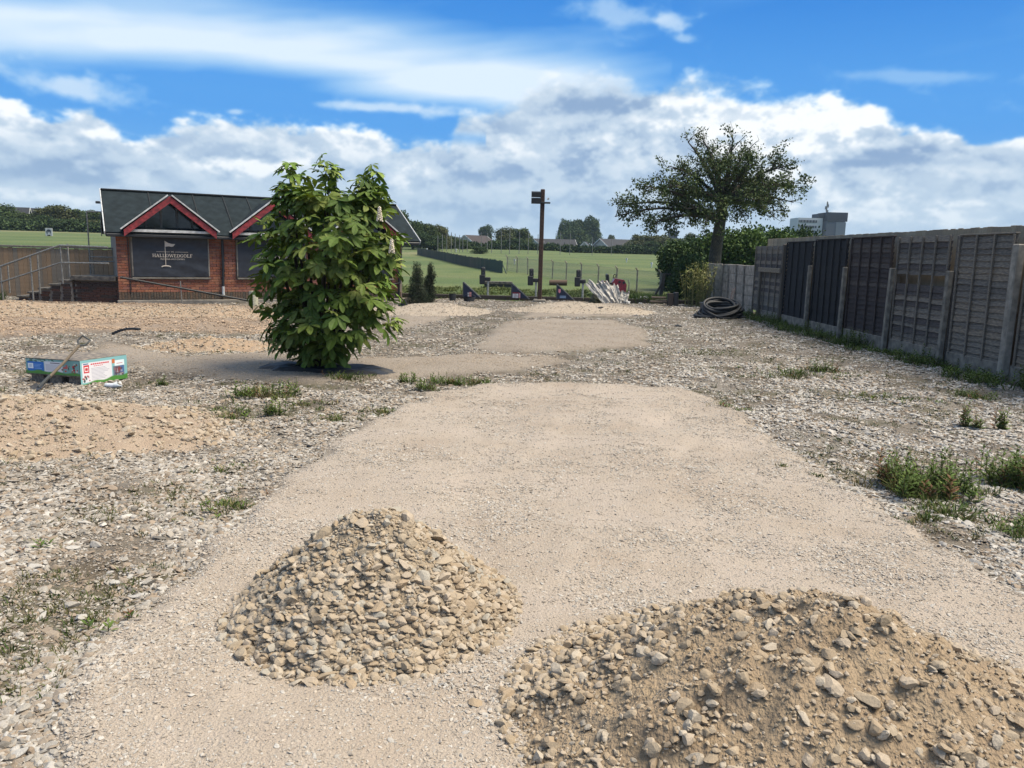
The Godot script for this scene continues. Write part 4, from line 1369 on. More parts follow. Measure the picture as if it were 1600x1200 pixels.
func foliage(parent, called, lobes, n, s0, s1, cols, mesh, sd, shell := 0.5):
	# leaf sprays spread through ellipsoid lobes [centre, radii]
	var r := RandomNumberGenerator.new(); r.seed = sd
	var buf := PackedFloat32Array()
	var wsum = 0.0
	var ws = []
	for b in lobes:
		wsum += pow(b[1].x * b[1].y * b[1].z, 0.67); ws.append(wsum)
	for i in n:
		var t = r.randf() * wsum
		var k = 0
		while ws[k] < t: k += 1
		var d = Vector3(r.randfn(), r.randfn(), r.randfn()).normalized()
		var q = lerpf(shell, 1.05, pow(r.randf(), 0.6))
		var lump = 1.0 + 0.28 * nz.get_noise_3d(d.x * 2.2 + sd, d.y * 2.2 + k * 7.0, d.z * 2.2)
		var p = lobes[k][0] + d * lobes[k][1] * q * lump
		var s = r.randf_range(s0, s1)
		var b = Basis(Quaternion(Vector3(r.randfn(), r.randfn(), r.randfn()).normalized(), r.randf() * TAU)).scaled(Vector3.ONE * s)
		var c = cols[r.randi() % cols.size()] * r.randf_range(0.8, 1.2)
		put(buf, b, p, c)
	return many(parent, called, mesh, MT.leaf, buf)

func branch(mb: MB, a: Vector3, b: Vector3, r0, r1, bend: Vector3, seg := 5):
	var pts = []; var rad = []
	for i in seg + 1:
		var t = float(i) / seg
		pts.append(a.lerp(b, t) + bend * sin(t * PI))
		rad.append(lerpf(r0, r1, t))
	mb.tube(pts, rad, 7 if r0 > 0.04 else 4, false)
	return pts

func build_big_tree():
	var D = 31.0
	var base = zp(1112, 440, D); base.y = field_y(base.x, base.z) - 0.05
	var o = thing("broad_tree", "wide sparse leaved tree with bare twigs behind the concrete fence", "tree", base)
	var r := RandomNumberGenerator.new(); r.seed = 77
	var W = func(u, v, dz): return zp(u, v, D) + Vector3(0, 0, dz) - base
	var wood_ = MB.new()
	var fork = W.call(1130, 318, 0.0)
	branch(wood_, Vector3(0, -0.1, 0), fork, 0.29, 0.2, Vector3(-0.05, 0, 0), 6)
	var f2 = W.call(1122, 345, 0.0)
	var tips = [[1000, 292, 0.3, f2], [962, 338, -0.3, f2], [1010, 352, 0.8, f2], [985, 318, -0.8, f2], [1040, 262, 0.6, fork], [1012, 300, 1.2, fork], [1075, 222, 0.0, fork], [1105, 216, -0.6, fork], [1140, 220, 0.5, fork], [1175, 232, -0.4, fork], [1212, 262, 0.4, fork], [1245, 292, -0.2, fork], [1230, 318, 0.7, fork], [1195, 300, 1.3, fork], [1160, 262, 1.4, fork], [1100, 268, 1.5, fork], [1128, 246, -1.3, fork], [1070, 300, -1.5, fork], [1190, 276, -1.5, fork], [1060, 330, 1.5, f2], [1040, 345, -1.0, f2], [1085, 345, 1.8, f2], [1215, 335, -0.6, fork], [1165, 320, 1.8, fork]]
	var buf := PackedFloat32Array()
	var leafm = clump_mesh(31, 7, 0.8)
	var cols = [Color(0.05, 0.075, 0.025), Color(0.065, 0.09, 0.032), Color(0.042, 0.066, 0.022), Color(0.085, 0.11, 0.04)]
	var leaf_at = func(p, n, sp):
		for i in n:
			var q = p + Vector3(r.randfn(), r.randfn() * 0.8, r.randfn()) * sp
			put(buf, Basis(Quaternion(Vector3(r.randfn(), r.randfn(), r.randfn()).normalized(), r.randf() * TAU)).scaled(Vector3.ONE * r.randf_range(0.08, 0.15)), q, cols[r.randi() % 4] * r.randf_range(0.8, 1.2))
	for tp in tips:
		var e = W.call(tp[0], tp[1], tp[2])
		var st = tp[3]
		var top = tp[1] < 240
		var pts = branch(wood_, st, e, r.randf_range(0.08, 0.13), 0.018, Vector3(0, (e - st).length() * 0.10, 0) + Vector3(r.randf_range(-0.1, 0.1), 0, r.randf_range(-0.1, 0.1)), 7)
		for k in 15:
			var t = r.randf_range(0.25, 1.0)
			var ip = clampi(int(t * 7), 0, 6)
			var p = pts[ip].lerp(pts[ip + 1], t * 7 - ip)
			var dir = ((e - st).normalized() + Vector3(r.randfn(), r.randfn() * 0.7 + (0.35 if top else 0.05), r.randfn()) * 0.8).normalized()
			var L = r.randf_range(0.35, 1.05) * (1.15 - 0.5 * t)
			var sp = branch(wood_, p, p + dir * L, 0.022, 0.007, Vector3(0, -0.05 * L if not top else 0.04, 0), 3)
			for m in 4:
				var q = sp[r.randi_range(1, 3)]
				var d2 = (dir + Vector3(r.randfn(), r.randfn(), r.randfn()) * 0.9).normalized()
				var e2 = q + d2 * r.randf_range(0.15, 0.4)
				wood_.tube([q, e2], [0.008, 0.004], 3, false)
				if r.randf() < (0.78 if top else 0.52): continue
				leaf_at.call(e2, r.randi_range(2, 5), 0.075)
			if r.randf() < (0.25 if top else 0.6): leaf_at.call(p + dir * L, 4, 0.09)
	# thicker leaf mass about the middle
	for q in [[1135, 296, 18, 0.0], [1105, 325, 6, 0.6], [1160, 300, 15, -0.4], [1140, 325, 12, 0.9], [1085, 285, 14, 0], [1190, 290, 14, 0.3], [1120, 262, 14, 0.4], [1060, 275, 10, 0], [1212, 296, 10, 0], [1010, 312, 8, 0]]:
		for k in q[2]:
			leaf_at.call(W.call(q[0] + r.randfn() * 24, q[1] + r.randfn() * 15, q[3] + r.randfn() * 0.7), 6, 0.11)
	part(o, "trunk", wood_.mesh(), MT.bark)
	many(o, "crown", leafm, MT.leaf, buf)

func shrub(called, label, category, at: Vector3, lobes, n, s0, s1, cols, mesh, sd, group := "", stem := true):
	var o = thing(called, label, category, at, group)
	if stem:
		var m = MB.new()
		for b in lobes: m.tube([Vector3(b[0].x * 0.3, -0.05, b[0].z * 0.3), b[0] * Vector3(0.7, 0.6, 0.7), b[0]], [0.05, 0.035, 0.015], 6)
		part(o, "stem", m.mesh(), MT.barkdark)
	foliage(o, "foliage", lobes, n, s0, s1, cols, mesh, sd)
	return o

func build_shrubs():
	var lm = clump_mesh(5, 6, 0.9)
	MT.clump = lm
	var dk = [Color(0.042, 0.075, 0.024), Color(0.055, 0.09, 0.028), Color(0.034, 0.062, 0.022)]
	var md = [Color(0.062, 0.11, 0.028), Color(0.09, 0.14, 0.036), Color(0.048, 0.088, 0.025)]
	# hedge trees behind the concrete fence
	var B = func(u, v, d): 
		var p = zp(u, v, d); p.y = field_y(p.x, p.z) - 0.05
		return p
	for q in [[1085, 36.0, 1.5, 2.3, 0, "dark evergreen shrub at the end of the concrete fence"], [1150, 36.0, 1.7, 2.9, 1, "dense green shrub close behind the concrete fence"], [1195, 35.0, 1.5, 2.8, 1, "bright green shrub behind the mossy fence panel"], [1235, 37.0, 1.6, 2.9, 0, "dark twiggy shrub before the office block"], [1120, 40.0, 1.8, 2.6, 0, "dark shrub filling the gap under the broad tree"]]:
		var at = B.call(q[0], 420, q[1])
		var R_ = q[2]; var H = q[3]
		shrub("hedge_shrub", q[5], "shrub", at, [[Vector3(0, H * 0.42, 0), Vector3(R_, H * 0.45, R_)], [Vector3(-R_ * 0.5, H * 0.62, 0.2), Vector3(R_ * 0.6, H * 0.35, R_ * 0.6)], [Vector3(R_ * 0.45, H * 0.68, -0.2), Vector3(R_ * 0.62, H * 0.36, R_ * 0.6)], [Vector3(0, H * 0.2, 0.3), Vector3(R_ * 0.95, H * 0.25, R_ * 0.8)]], 3600, 0.10, 0.2, md if q[4] else dk, lm, int(q[0]), "hedge shrubs behind the fences")
	# laurel and bamboo by the end of the lot
	var a = B.call(1070, 470, 30.0); a.y = 0.0
	shrub("laurel_bush", "dark green laurel bush beside the bamboo", "shrub", a, [[Vector3(0, 0.75, 0), Vector3(0.55, 0.75, 0.5)], [Vector3(0.15, 1.3, 0), Vector3(0.5, 0.45, 0.5)]], 1500, 0.07, 0.14, dk, lm, 61)
	var bb = gp(1088, 478); bb.y = gh(bb.x, bb.z)
	var o = thing("bamboo_clump", "yellow green bamboo clump at the end of the concrete fence", "bamboo", bb)
	var st = MB.new(); var buf = PackedFloat32Array()
	var blade = MB.new()
	blade.tri(Vector3(0, 0, 0), Vector3(0.05, 0.03, -0.4), Vector3(-0.05, 0.03, -0.4)); blade.tri(Vector3(0.05, 0.03, -0.4), Vector3(0, -0.12, -1.0), Vector3(-0.05, 0.03, -0.4))
	for k in 6: blade.c.append(Color(1, 1, 1))
	var bl = blade.mesh()
	var bc = [Color(0.18, 0.2, 0.05), Color(0.24, 0.24, 0.08), Color(0.12, 0.15, 0.04), Color(0.3, 0.28, 0.12)]
	for k in 46:
		var a2 = R(0, TAU); var rr = sqrt(rng.randf()) * 0.42
		var p0 = Vector3(cos(a2) * rr, 0, sin(a2) * rr * 0.8)
		var hgt = R(0.9, 1.62)
		var e = p0 * 1.5 + Vector3(R(-0.12, 0.12), hgt, R(-0.12, 0.12))
		st.tube([p0, p0.lerp(e, 0.5) + Vector3(0, 0.05, 0), e], [0.008, 0.007, 0.004], 5)
		for j in 30:
			var t = R(0.12, 1.0)
			var fw = Vector3(R(-1, 1), R(-0.5, 0.6), R(-1, 1)).normalized()
			var b = Basis.looking_at(fw, Vector3(0.1, 1, 0.05)).scaled_local(Vector3(0.3, 0.2, 0.2) * R(0.7, 1.2))
			put(buf, b, p0.lerp(e, t), bc[rng.randi() % 4] * R(0.8, 1.15))
	part(o, "canes", st.mesh(), mat(Color(0.2, 0.19, 0.07), 0.6))
	many(o, "foliage", bl, MT.leaf, buf)
	# two dark upright conifers by the pavilion
	var cm = clump_mesh(8, 9, 0.6)
	var ck = [Color(0.022, 0.035, 0.02), Color(0.03, 0.045, 0.024), Color(0.04, 0.042, 0.026)]
	for q in [[652, 476, 1.28, 0.3, "taller dark columnar conifer by the pavilion end"], [668, 474, 1.18, 0.2, "slimmer dark conifer leaning beside the taller one"]]:
		var at = gp(q[0], q[1]); at.y = gh(at.x, at.z)
		var lob = []
		for k in 6:
			var t = k / 5.0
			lob.append([Vector3(0.04 * sin(k * 2.0) + (0.12 * t if q[3] < 0.25 else 0.0), q[2] * (0.1 + 0.8 * t), 0.03 * cos(k * 3.0)), Vector3(q[3] * (1.15 - 0.75 * t), q[2] * 0.17, q[3] * (1.1 - 0.75 * t))])
		shrub("conifer", q[4], "conifer", at, lob, 1500, 0.035, 0.07, ck, cm, int(q[0]), "dark conifers by the pavilion", true)

func blades(mb: MB, at: Vector3, n, rad, h0, h1, lean, c0: Color, c1: Color, w := 0.006):
	for k in n:
		var a = R(0, TAU); var rr = sqrt(rng.randf()) * rad
		var p = at + Vector3(cos(a) * rr, 0, sin(a) * rr)
		var hgt = R(h0, h1)
		var ld = Vector3(cos(a) * 0.6 + R(-0.6, 0.6), 0, sin(a) * 0.6 + R(-0.6, 0.6)) * lean * hgt
		var sd = Vector3(R(-1, 1), 0, R(-1, 1)).normalized() * w
		var m = p + Vector3(0, hgt * 0.6, 0) + ld * 0.4
		var e = p + Vector3(0, hgt, 0) + ld
		mb.quad(p - sd, m - sd * 0.8, m + sd * 0.8, p + sd)
		mb.tri(m - sd * 0.8, e, m + sd * 0.8)
		var c = c0.lerp(c1, rng.randf()) * R(0.8, 1.2)
		while mb.c.size() < mb.v.size(): mb.c.append(c)

func stalk(mb: MB, p: Vector3, h, c: Color, leafL := 0.05):
	# an upright weed: stem with narrow leaves up its length
	var lean = Vector3(R(-0.12, 0.12), 0, R(-0.12, 0.12)) * h
	var n = int(6 + h * 60)
	var s = Vector3(0.003, 0, 0)
	var e = p + Vector3(0, h, 0) + lean
	mb.quad(p - s, e - s * 0.5, e + s * 0.5, p + s)
	while mb.c.size() < mb.v.size(): mb.c.append(Color(0.12, 0.1, 0.045))
	for k in n:
		var t = (k + 0.5) / n
		var a = k * 2.4 + R(-0.3, 0.3)
		var o = p.lerp(e, t)
		var L = leafL * (1.15 - 0.6 * t) * R(0.8, 1.2)
		var d = Vector3(cos(a), 0.5 + 0.4 * t, sin(a)).normalized()
		var w = d.cross(Vector3.UP).normalized() * L * 0.16
		var m = o + d * L * 0.5
		mb.tri(o, m + w, m - w); mb.tri(m + w, o + d * L - Vector3(0, L * 0.15, 0), m - w)
		var cc = c * R(0.75, 1.25)
		while mb.c.size() < mb.v.size(): mb.c.append(cc)

func build_weeds():
	var g0 = Color(0.042, 0.075, 0.016); var g1 = Color(0.095, 0.135, 0.032)
	var dry = Color(0.12, 0.105, 0.045)
	# [u, v, radius, height, blades, stalks, label]
	var l = [
		[1445, 765, 0.36, 0.22, 700, 60, "big leafy weed clump on white stones by the path edge"],
		[1590, 755, 0.30, 0.24, 300, 50, "tall leafy weeds next to the big weed clump"],
		[1480, 800, 0.26, 0.09, 900, 0, "soft bright grass mat in front of the big weed clump"],
		[1440, 815, 0.16, 0.07, 350, 0, "greyish grass mat on the edge of the path"],
		[1595, 840, 0.22, 0.09, 300, 10, "low green weed patch past the bright grass mat"],
		[1505, 670, 0.05, 0.22, 0, 6, "single upright green weed in the white stones"],
		[1525, 672, 0.05, 0.12, 0, 5, "short upright weed between two taller ones"],
		[1560, 673, 0.06, 0.2, 0, 6, "upright weed with reddish foot in the white stones"],
		[1515, 622, 0.3, 0.1, 260, 14, "dark weed patch before the sound grey panel"],
		[1425, 628, 0.4, 0.05, 500, 4, "flat green weed patch on white stones before missing slat panel"],
		[1230, 585, 0.75, 0.09, 1100, 8, "long low grass strip on the white stones"],
		[1285, 580, 0.22, 0.2, 220, 4, "bright grass tuft ending the long grass strip"],
		[1090, 550, 0.9, 0.05, 700, 0, "thin mossy grass strip crossing the gravel"],
		[405, 624, 0.34, 0.17, 520, 4, "thick grass tuft near the leafy bush foot"],
		[440, 622, 0.2, 0.16, 180, 8, "weedy tuft touching the thick grass tuft"],
		[480, 636, 0.25, 0.08, 320, 3, "dull low grass patch in front of the leafy bush"],
		[530, 655, 0.24, 0.06, 340, 0, "dark grass mat beside the pale path"],
		[598, 646, 0.2, 0.08, 300, 2, "small grass mat touching the pale path"],
		[360, 652, 0.22, 0.1, 200, 8, "grey green weed at the tip of the orange mound"],
		[430, 650, 0.1, 0.14, 30, 10, "small upright weeds among the stones before the bush"],
		[665, 612, 0.14, 0.12, 120, 12, "small dark weed at the corner of the path"],
		[700, 600, 0.3, 0.13, 320, 10, "grass and weed tuft between bush and path"],
		[745, 598, 0.3, 0.1, 320, 4, "grass tuft along the far edge of the path"],
		[640, 602, 0.16, 0.12, 60, 10, "dry weeds beside the black weed sheet"],
		[540, 596, 0.4, 0.09, 300, 6, "grass growing over the black weed sheet"],
		[255, 600, 0.07, 0.12, 60, 4, "little green weed beside the printed box"],
		[345, 735, 0.06, 0.07, 90, 0, "small bright green sprig below the orange mound"],
		[350, 800, 0.32, 0.05, 420, 4, "flat dark weed patch beside the path near the stone cone"],
		[380, 728, 0.35, 0.03, 300, 0, "flat brown moss patch beside the path"],
		[60, 860, 0.16, 0.04, 160, 2, "dark weed patch in the grey rubble"],
		[150, 930, 0.13, 0.03, 120, 0, "low moss patch in the grey rubble"],
		[180, 970, 0.14, 0.04, 110, 2, "thin weeds where rubble meets the path"],
		[1220, 740, 0.06, 0.05, 40, 0, "tiny dry sprig on the smooth path"],
		[1275, 752, 0.07, 0.05, 60, 0, "tiny green sprig near the path edge"],
		[1360, 620, 0.3, 0.06, 200, 6, "scattered low weeds on the white stones"],
		[1145, 640, 0.3, 0.06, 200, 6, "low dark weeds at the far bend of the path"],
	]
	for q in l:
		var at = gp(q[0], q[1]); at.y = gh(at.x, at.z)
		var o = thing("weed_clump" if q[5] > 0 else "grass_patch", q[6], "weed" if q[5] > 0 else "grass", at)
		var m = MB.new()
		var flat = q[3] < 0.08
		for k in 14:
			# dense in the middle, thinning out between the stones
			var far_ = pow(rng.randf(), 0.8) * 1.35
			var an = R(0, TAU)
			var c = Vector3(cos(an) * q[2] * far_, 0, sin(an) * q[2] * far_ * 0.8)
			c.y = gh(at.x + c.x, at.z + c.z) - at.y - 0.005
			var th = 1.0 - 0.55 * clampf(far_, 0, 1)
			blades(m, c, int(q[4] / 10.0 * th), q[2] * R(0.15, 0.5), q[3] * 0.3 * th, q[3] * 1.1 * th, R(0.7, 1.5), g0 if k % 3 else dry, g1 if k % 4 else Color(0.2, 0.17, 0.08), R(0.5, 1.3) * (0.003 + 0.0003 * -at.z))
		if m.v.size() > 0: part(o, "blades", m.mesh(), MT.grass)
		if q[5] > 0:
			m = MB.new()
			for k in q[5] * 2:
				var c = Vector3(R(-1, 1), 0, R(-1, 1)) * q[2] * 0.8
				c.y = gh(at.x + c.x, at.z + c.z) - at.y
				stalk(m, c, q[3] * R(0.35, 1.25), g0.lerp(g1 * 1.15, rng.randf()) if k % 11 else Color(0.14, 0.075, 0.04), (0.035 + q[3] * 0.14) * R(0.7, 1.5))
			part(o, "stalks", m.mesh(), MT.grass)
	# green strip along the foot of the fence
	var names = ["post", "spur"]
	for i in 26:
		var z = -23.3 + i * 0.5
		var x = fx_at(z) - R(0.12, 0.5)
		var at = Vector3(x, gh(x, z), z)
		var o = thing("weed_clump", ("tall" if i % 5 == 0 else "low") + " leafy weeds at the foot of " + ("the concrete plank fence end" if z < -22.8 else "the mossy panel" if z < -20.9 else "the blue black panel" if z < -18.9 else "the black panel" if z < -17.0 else "the purplish brown panel" if z < -14.9 else "the missing slat panel" if z < -13.0 else "the sound grey panel"), "weed", at, "weeds along the foot of the panel fence")
		var m = MB.new()
		var hh = R(0.06, 0.15) if i % 5 else R(0.2, 0.34)
		blades(m, Vector3.ZERO, 90 if i % 3 else 170, 0.45, 0.03, hh * 0.7, 1.0, g0, g1, 0.008)
		part(o, "blades", m.mesh(), MT.grass)
		m = MB.new()
		for k in (12 if i % 3 else 26): stalk(m, Vector3(R(-0.3, 0.3), 0, R(-0.4, 0.4)), hh * R(0.5, 1.2), g0.lerp(g1, rng.randf()), 0.09)
		part(o, "stalks", m.mesh(), MT.grass)
	# thin growth nobody could count
	var buf := PackedFloat32Array()
	var tuft = MB.new()
	blades(tuft, Vector3.ZERO, 9, 0.5, 0.4, 1.0, 0.9, Color(1, 1, 1), Color(0.8, 0.8, 0.8), 0.07)
	var n = 0
	while n < 30000:
		var d = 2.4 * pow(10.5, rng.randf())
		var x = R(-0.75, 0.75) * (d + 1.0)
		var z = -d
		n += 1
		if x > 7.1 or z < -27.5: continue
		if zone(sd_path, x, z) > -0.05 or zone(sd_smooth, x, z) > -0.1 or zone(sd_spread, x, z) > 0.0 or in_heap(x, z): continue
		if nz.get_noise_2d(x * 0.55 + 90.0, z * 0.75) + nz2.get_noise_2d(x * 2.2 + 30.0, z * 2.2) * 0.35 < 0.1 - 0.3 * sstep(3.5, 7.0, x): continue
		var s = R(0.01, 0.045) * (1.0 + 0.02 * d)
		put(buf, Basis(Vector3.UP, R(0, TAU)).scaled(Vector3(s, s * R(0.6, 1.4), s)), Vector3(x, gh(x, z) - 0.003, z), g0.lerp(Color(0.13, 0.12, 0.05), rng.randf()))
	var o = many(self, "ground_cover", tuft.mesh(), MT.grass, buf)
	o.set_meta("label", "sparse low green growth between the loose stones"); o.set_meta("category", "weeds")
	# rough grass where the field meets the lot
	buf = PackedFloat32Array()
	for i in 5200:
		var x = R(-5.0, 7.0); var z = -28.3 - pow(rng.randf(), 1.7) * 6.0
		var s = R(0.05, 0.13) * (1.5 if nz.get_noise_2d(x * 0.7, z) > 0.1 else 0.7)
		put(buf, Basis(Vector3.UP, R(0, TAU)).scaled(Vector3(s * 1.3, s * R(0.6, 1.3), s * 1.3)), Vector3(x, field_y(x, z) - 0.01, z), Color(0.075, 0.11, 0.03).lerp(Color(0.13, 0.145, 0.05), rng.randf()))
	o = many(self, "rough_grass", tuft.mesh(), MT.grass, buf)
	o.set_meta("label", "rough grass fringe between gravel lot and field"); o.set_meta("category", "grass")

# ---------------------------------------------------------------- tee line of the driving range
func build_tee_line():
	var I = Transform3D.IDENTITY
	var zt = 27.9
	# sleepers edging the gravel
	for k in 5:
		var m = MB.new(); m.bbox(xf(Vector3(0, 0.04, 0)), Vector3(2.3, 0.2, 0.14), 0.015)
		solo("timber_edging", "dark timber sleeper edging the gravel lot at the field", "edging", m, mat(Color(0.06, 0.05, 0.042), 0.9, TX.wood, Vector3(1, 12, 12)), Vector3(-3.3 + k * 2.33, 0.02, -28.28 + R(-0.03, 0.03)), "timber sleepers edging the lot")
	var navy = mat(Color(0.012, 0.022, 0.06), 0.45, TX.blotch, Vector3.ONE * 2.0)
	var k = 0
	for u in [724.5, 800.0, 870.5]:
		var p = zp(u, 469, zt); p.y = 0.1
		var o = thing("bay_divider", ["navy triangular bay divider with a small pink and white sticker", "navy triangular bay divider with a red topped white notice", "navy triangular bay divider with pink badge and pale lettering"][k], "divider", p, "bay dividers on the tee line", 0.0)
		var m = MB.new(); m.prism([Vector2(0, 0), Vector2(0.57, 0), Vector2(0.0, 0.5)], xf(Vector3(0, 0, 0)), 0.04)
		part(o, "board", m.mesh(), navy)
		m = MB.new(); m.bar(Vector3(-0.02, 0.535, 0), Vector3(0.62, -0.02, 0), 0.06, 0.035, Vector3(0.66, 0.75, 0))
		part(o, "edge_rail", m.mesh(), MT.galv)
		m = MB.new(); m.bar(Vector3(-0.02, 0.0, 0), Vector3(-0.02, 0.52, 0), 0.03, 0.045)
		part(o, "upright", m.mesh(), MT.frame)
		if k == 0:
			m = MB.new(); m.box(xf(Vector3(0.165, 0.09, 0.023)), Vector3(0.05, 0.14, 0.004)); part(o, "sticker", m.mesh(), MT.white)
			m = MB.new(); m.box(xf(Vector3(0.235, 0.1, 0.023)), Vector3(0.08, 0.16, 0.004)); part(o, "sticker", m.mesh(), mat(Color(0.5, 0.22, 0.2), 0.6))
		elif k == 1:
			m = MB.new(); m.box(xf(Vector3(0.12, 0.085, 0.023)), Vector3(0.2, 0.15, 0.004)); part(o, "notice", m.mesh(), MT.white)
			m = MB.new(); m.box(xf(Vector3(0.13, 0.185, 0.023)), Vector3(0.24, 0.045, 0.004)); part(o, "notice_head", m.mesh(), MT.red)
			m = MB.new(); m.box(xf(Vector3(0.265, 0.1, 0.023)), Vector3(0.06, 0.17, 0.004)); part(o, "sticker", m.mesh(), mat(Color(0.5, 0.25, 0.25), 0.6))
			for j in 3:
				m = MB.new(); m.box(xf(Vector3(0.12, 0.05 + j * 0.032, 0.027)), Vector3(0.15, 0.008, 0.002)); part(o, "printed_line", m.mesh(), mat(Color(0.4, 0.3, 0.3), 0.6))
		else:
			m = MB.new(); m.prism([Vector2(-0.04, 0.08), Vector2(0.04, 0.08), Vector2(0.04, -0.02), Vector2(0, -0.07), Vector2(-0.04, -0.02)], xf(Vector3(0.075, 0.28, 0.023)), 0.004); part(o, "badge", m.mesh(), mat(Color(0.55, 0.2, 0.25), 0.6))
			for j in 2:
				m = MB.new(); m.box(xf(Vector3(0.2, 0.11 - j * 0.05, 0.023)), Vector3(0.22, 0.03, 0.004)); part(o, "printed_line", m.mesh(), mat(Color(0.2, 0.3, 0.45), 0.6))
		k += 1
	# ball tracking screens on white posts
	k = 0
	for q in [[674, false], [762, true], [837, true], [910, true]]:
		var p = zp(q[0], 469, zt + 0.4); p.y = 0.0
		var o = thing("tee_monitor", ["white post with only a small black box by the conifers", "black upright screen on a white post between first two dividers", "black upright screen on a white post beside the floodlight pole", "black upright screen on a white post near the red mower"][k], "monitor", p, "tee monitors on white posts")
		var m = MB.new(); m.bbox(xf(Vector3(0, 0.33, 0)), Vector3(0.07, 0.74, 0.07), 0.01)
		part(o, "post", m.mesh(), mat(Color(0.42, 0.45, 0.42), 0.6, TX.blotch, Vector3.ONE * 2.0))
		m = MB.new(); m.bbox(xf(Vector3(-0.02, 0.74, 0)), Vector3(0.22, 0.14, 0.14), 0.02)
		part(o, "box", m.mesh(), MT.rubber)
		if q[1]:
			m = MB.new(); m.bbox(Transform3D(Basis(Vector3(0, 0, 1), 0.02), Vector3(-0.21, 0.72, 0.02)), Vector3(0.2, 0.34, 0.1), 0.02)
			part(o, "housing", m.mesh(), MT.rubber)
			m = MB.new(); m.bbox(Transform3D(Basis(Vector3(0, 0, 1), 0.02), Vector3(-0.18, 0.98, 0.02)), Vector3(0.16, 0.36, 0.06), 0.03)
			var sc = part(o, "screen", m.mesh(), MT.black)
			for j in 2:
				m = MB.new(); m.tube([Vector3(-0.18, 1.1 - j * 0.14, 0.05), Vector3(-0.18, 1.1 - j * 0.14, 0.054)], 0.014, 8)
				part(sc, "indicator", m.mesh(), MT.galv)
		k += 1
	# floodlight pole
	var b = zp(843, 471, 27.6); b.y = 0.0
	var o = thing("floodlight_pole", "rusty brown pole with two dark floodlights at its head", "lamp post", b)
	var rust = mat(Color(0.105, 0.06, 0.042), 0.85, TX.weather, Vector3(3, 1, 3), true, TX.rough, 0.2)
	var m = MB.new(); m.bbox(xf(Vector3(0, 1.9, 0)), Vector3(0.15, 4.0, 0.15), 0.02)
	part(o, "pole", m.mesh(), rust)
	m = MB.new(); m.bbox(xf(Vector3(0, 0.04, 0)), Vector3(0.45, 0.12, 0.45), 0.03)
	part(o, "footing", m.mesh(), MT.concrete)
	for j in 2:
		m = MB.new()
		m.prism([Vector2(-0.13, -0.07), Vector2(0.1, -0.09), Vector2(0.13, 0.08), Vector2(-0.1, 0.09)], Transform3D(Basis(Vector3.UP, PI * 0.5) * Basis(Vector3(0, 0, 1), 0.25), Vector3(-0.22, 3.72 - j * 0.22, 0.05)), 0.34)
		var f = part(o, "floodlight", m.mesh(), MT.rubber)
		m = MB.new(); m.bar(Vector3(-0.39, 3.63 - j * 0.22, 0.03), Vector3(-0.05, 3.63 - j * 0.22, 0.03), 0.05, 0.02)
		part(f, "bracket", m.mesh(), MT.galv)
	m = MB.new(); m.bbox(xf(Vector3(0.06, 3.44, 0.04)), Vector3(0.42, 0.05, 0.22), 0.01)
	part(o, "cross_arm", m.mesh(), MT.rubber)
	m = MB.new(); m.tube([Vector3(0.16, 3.56, 0.05), Vector3(0.22, 3.6, 0.05)], 0.035, 8)
	part(o, "sensor", m.mesh(), MT.white)

# ---------------------------------------------------------------- on the field
func on_field(u, v):   # where a line of sight meets the rising field
	var d = ray(u, v)
	var t = 25.0
	while t < 600.0:
		var p = EYE + d * t
		if p.y <= field_y(p.x, p.z): return Vector3(p.x, field_y(p.x, p.z), p.z)
		t += 0.1
	return EYE + d * t

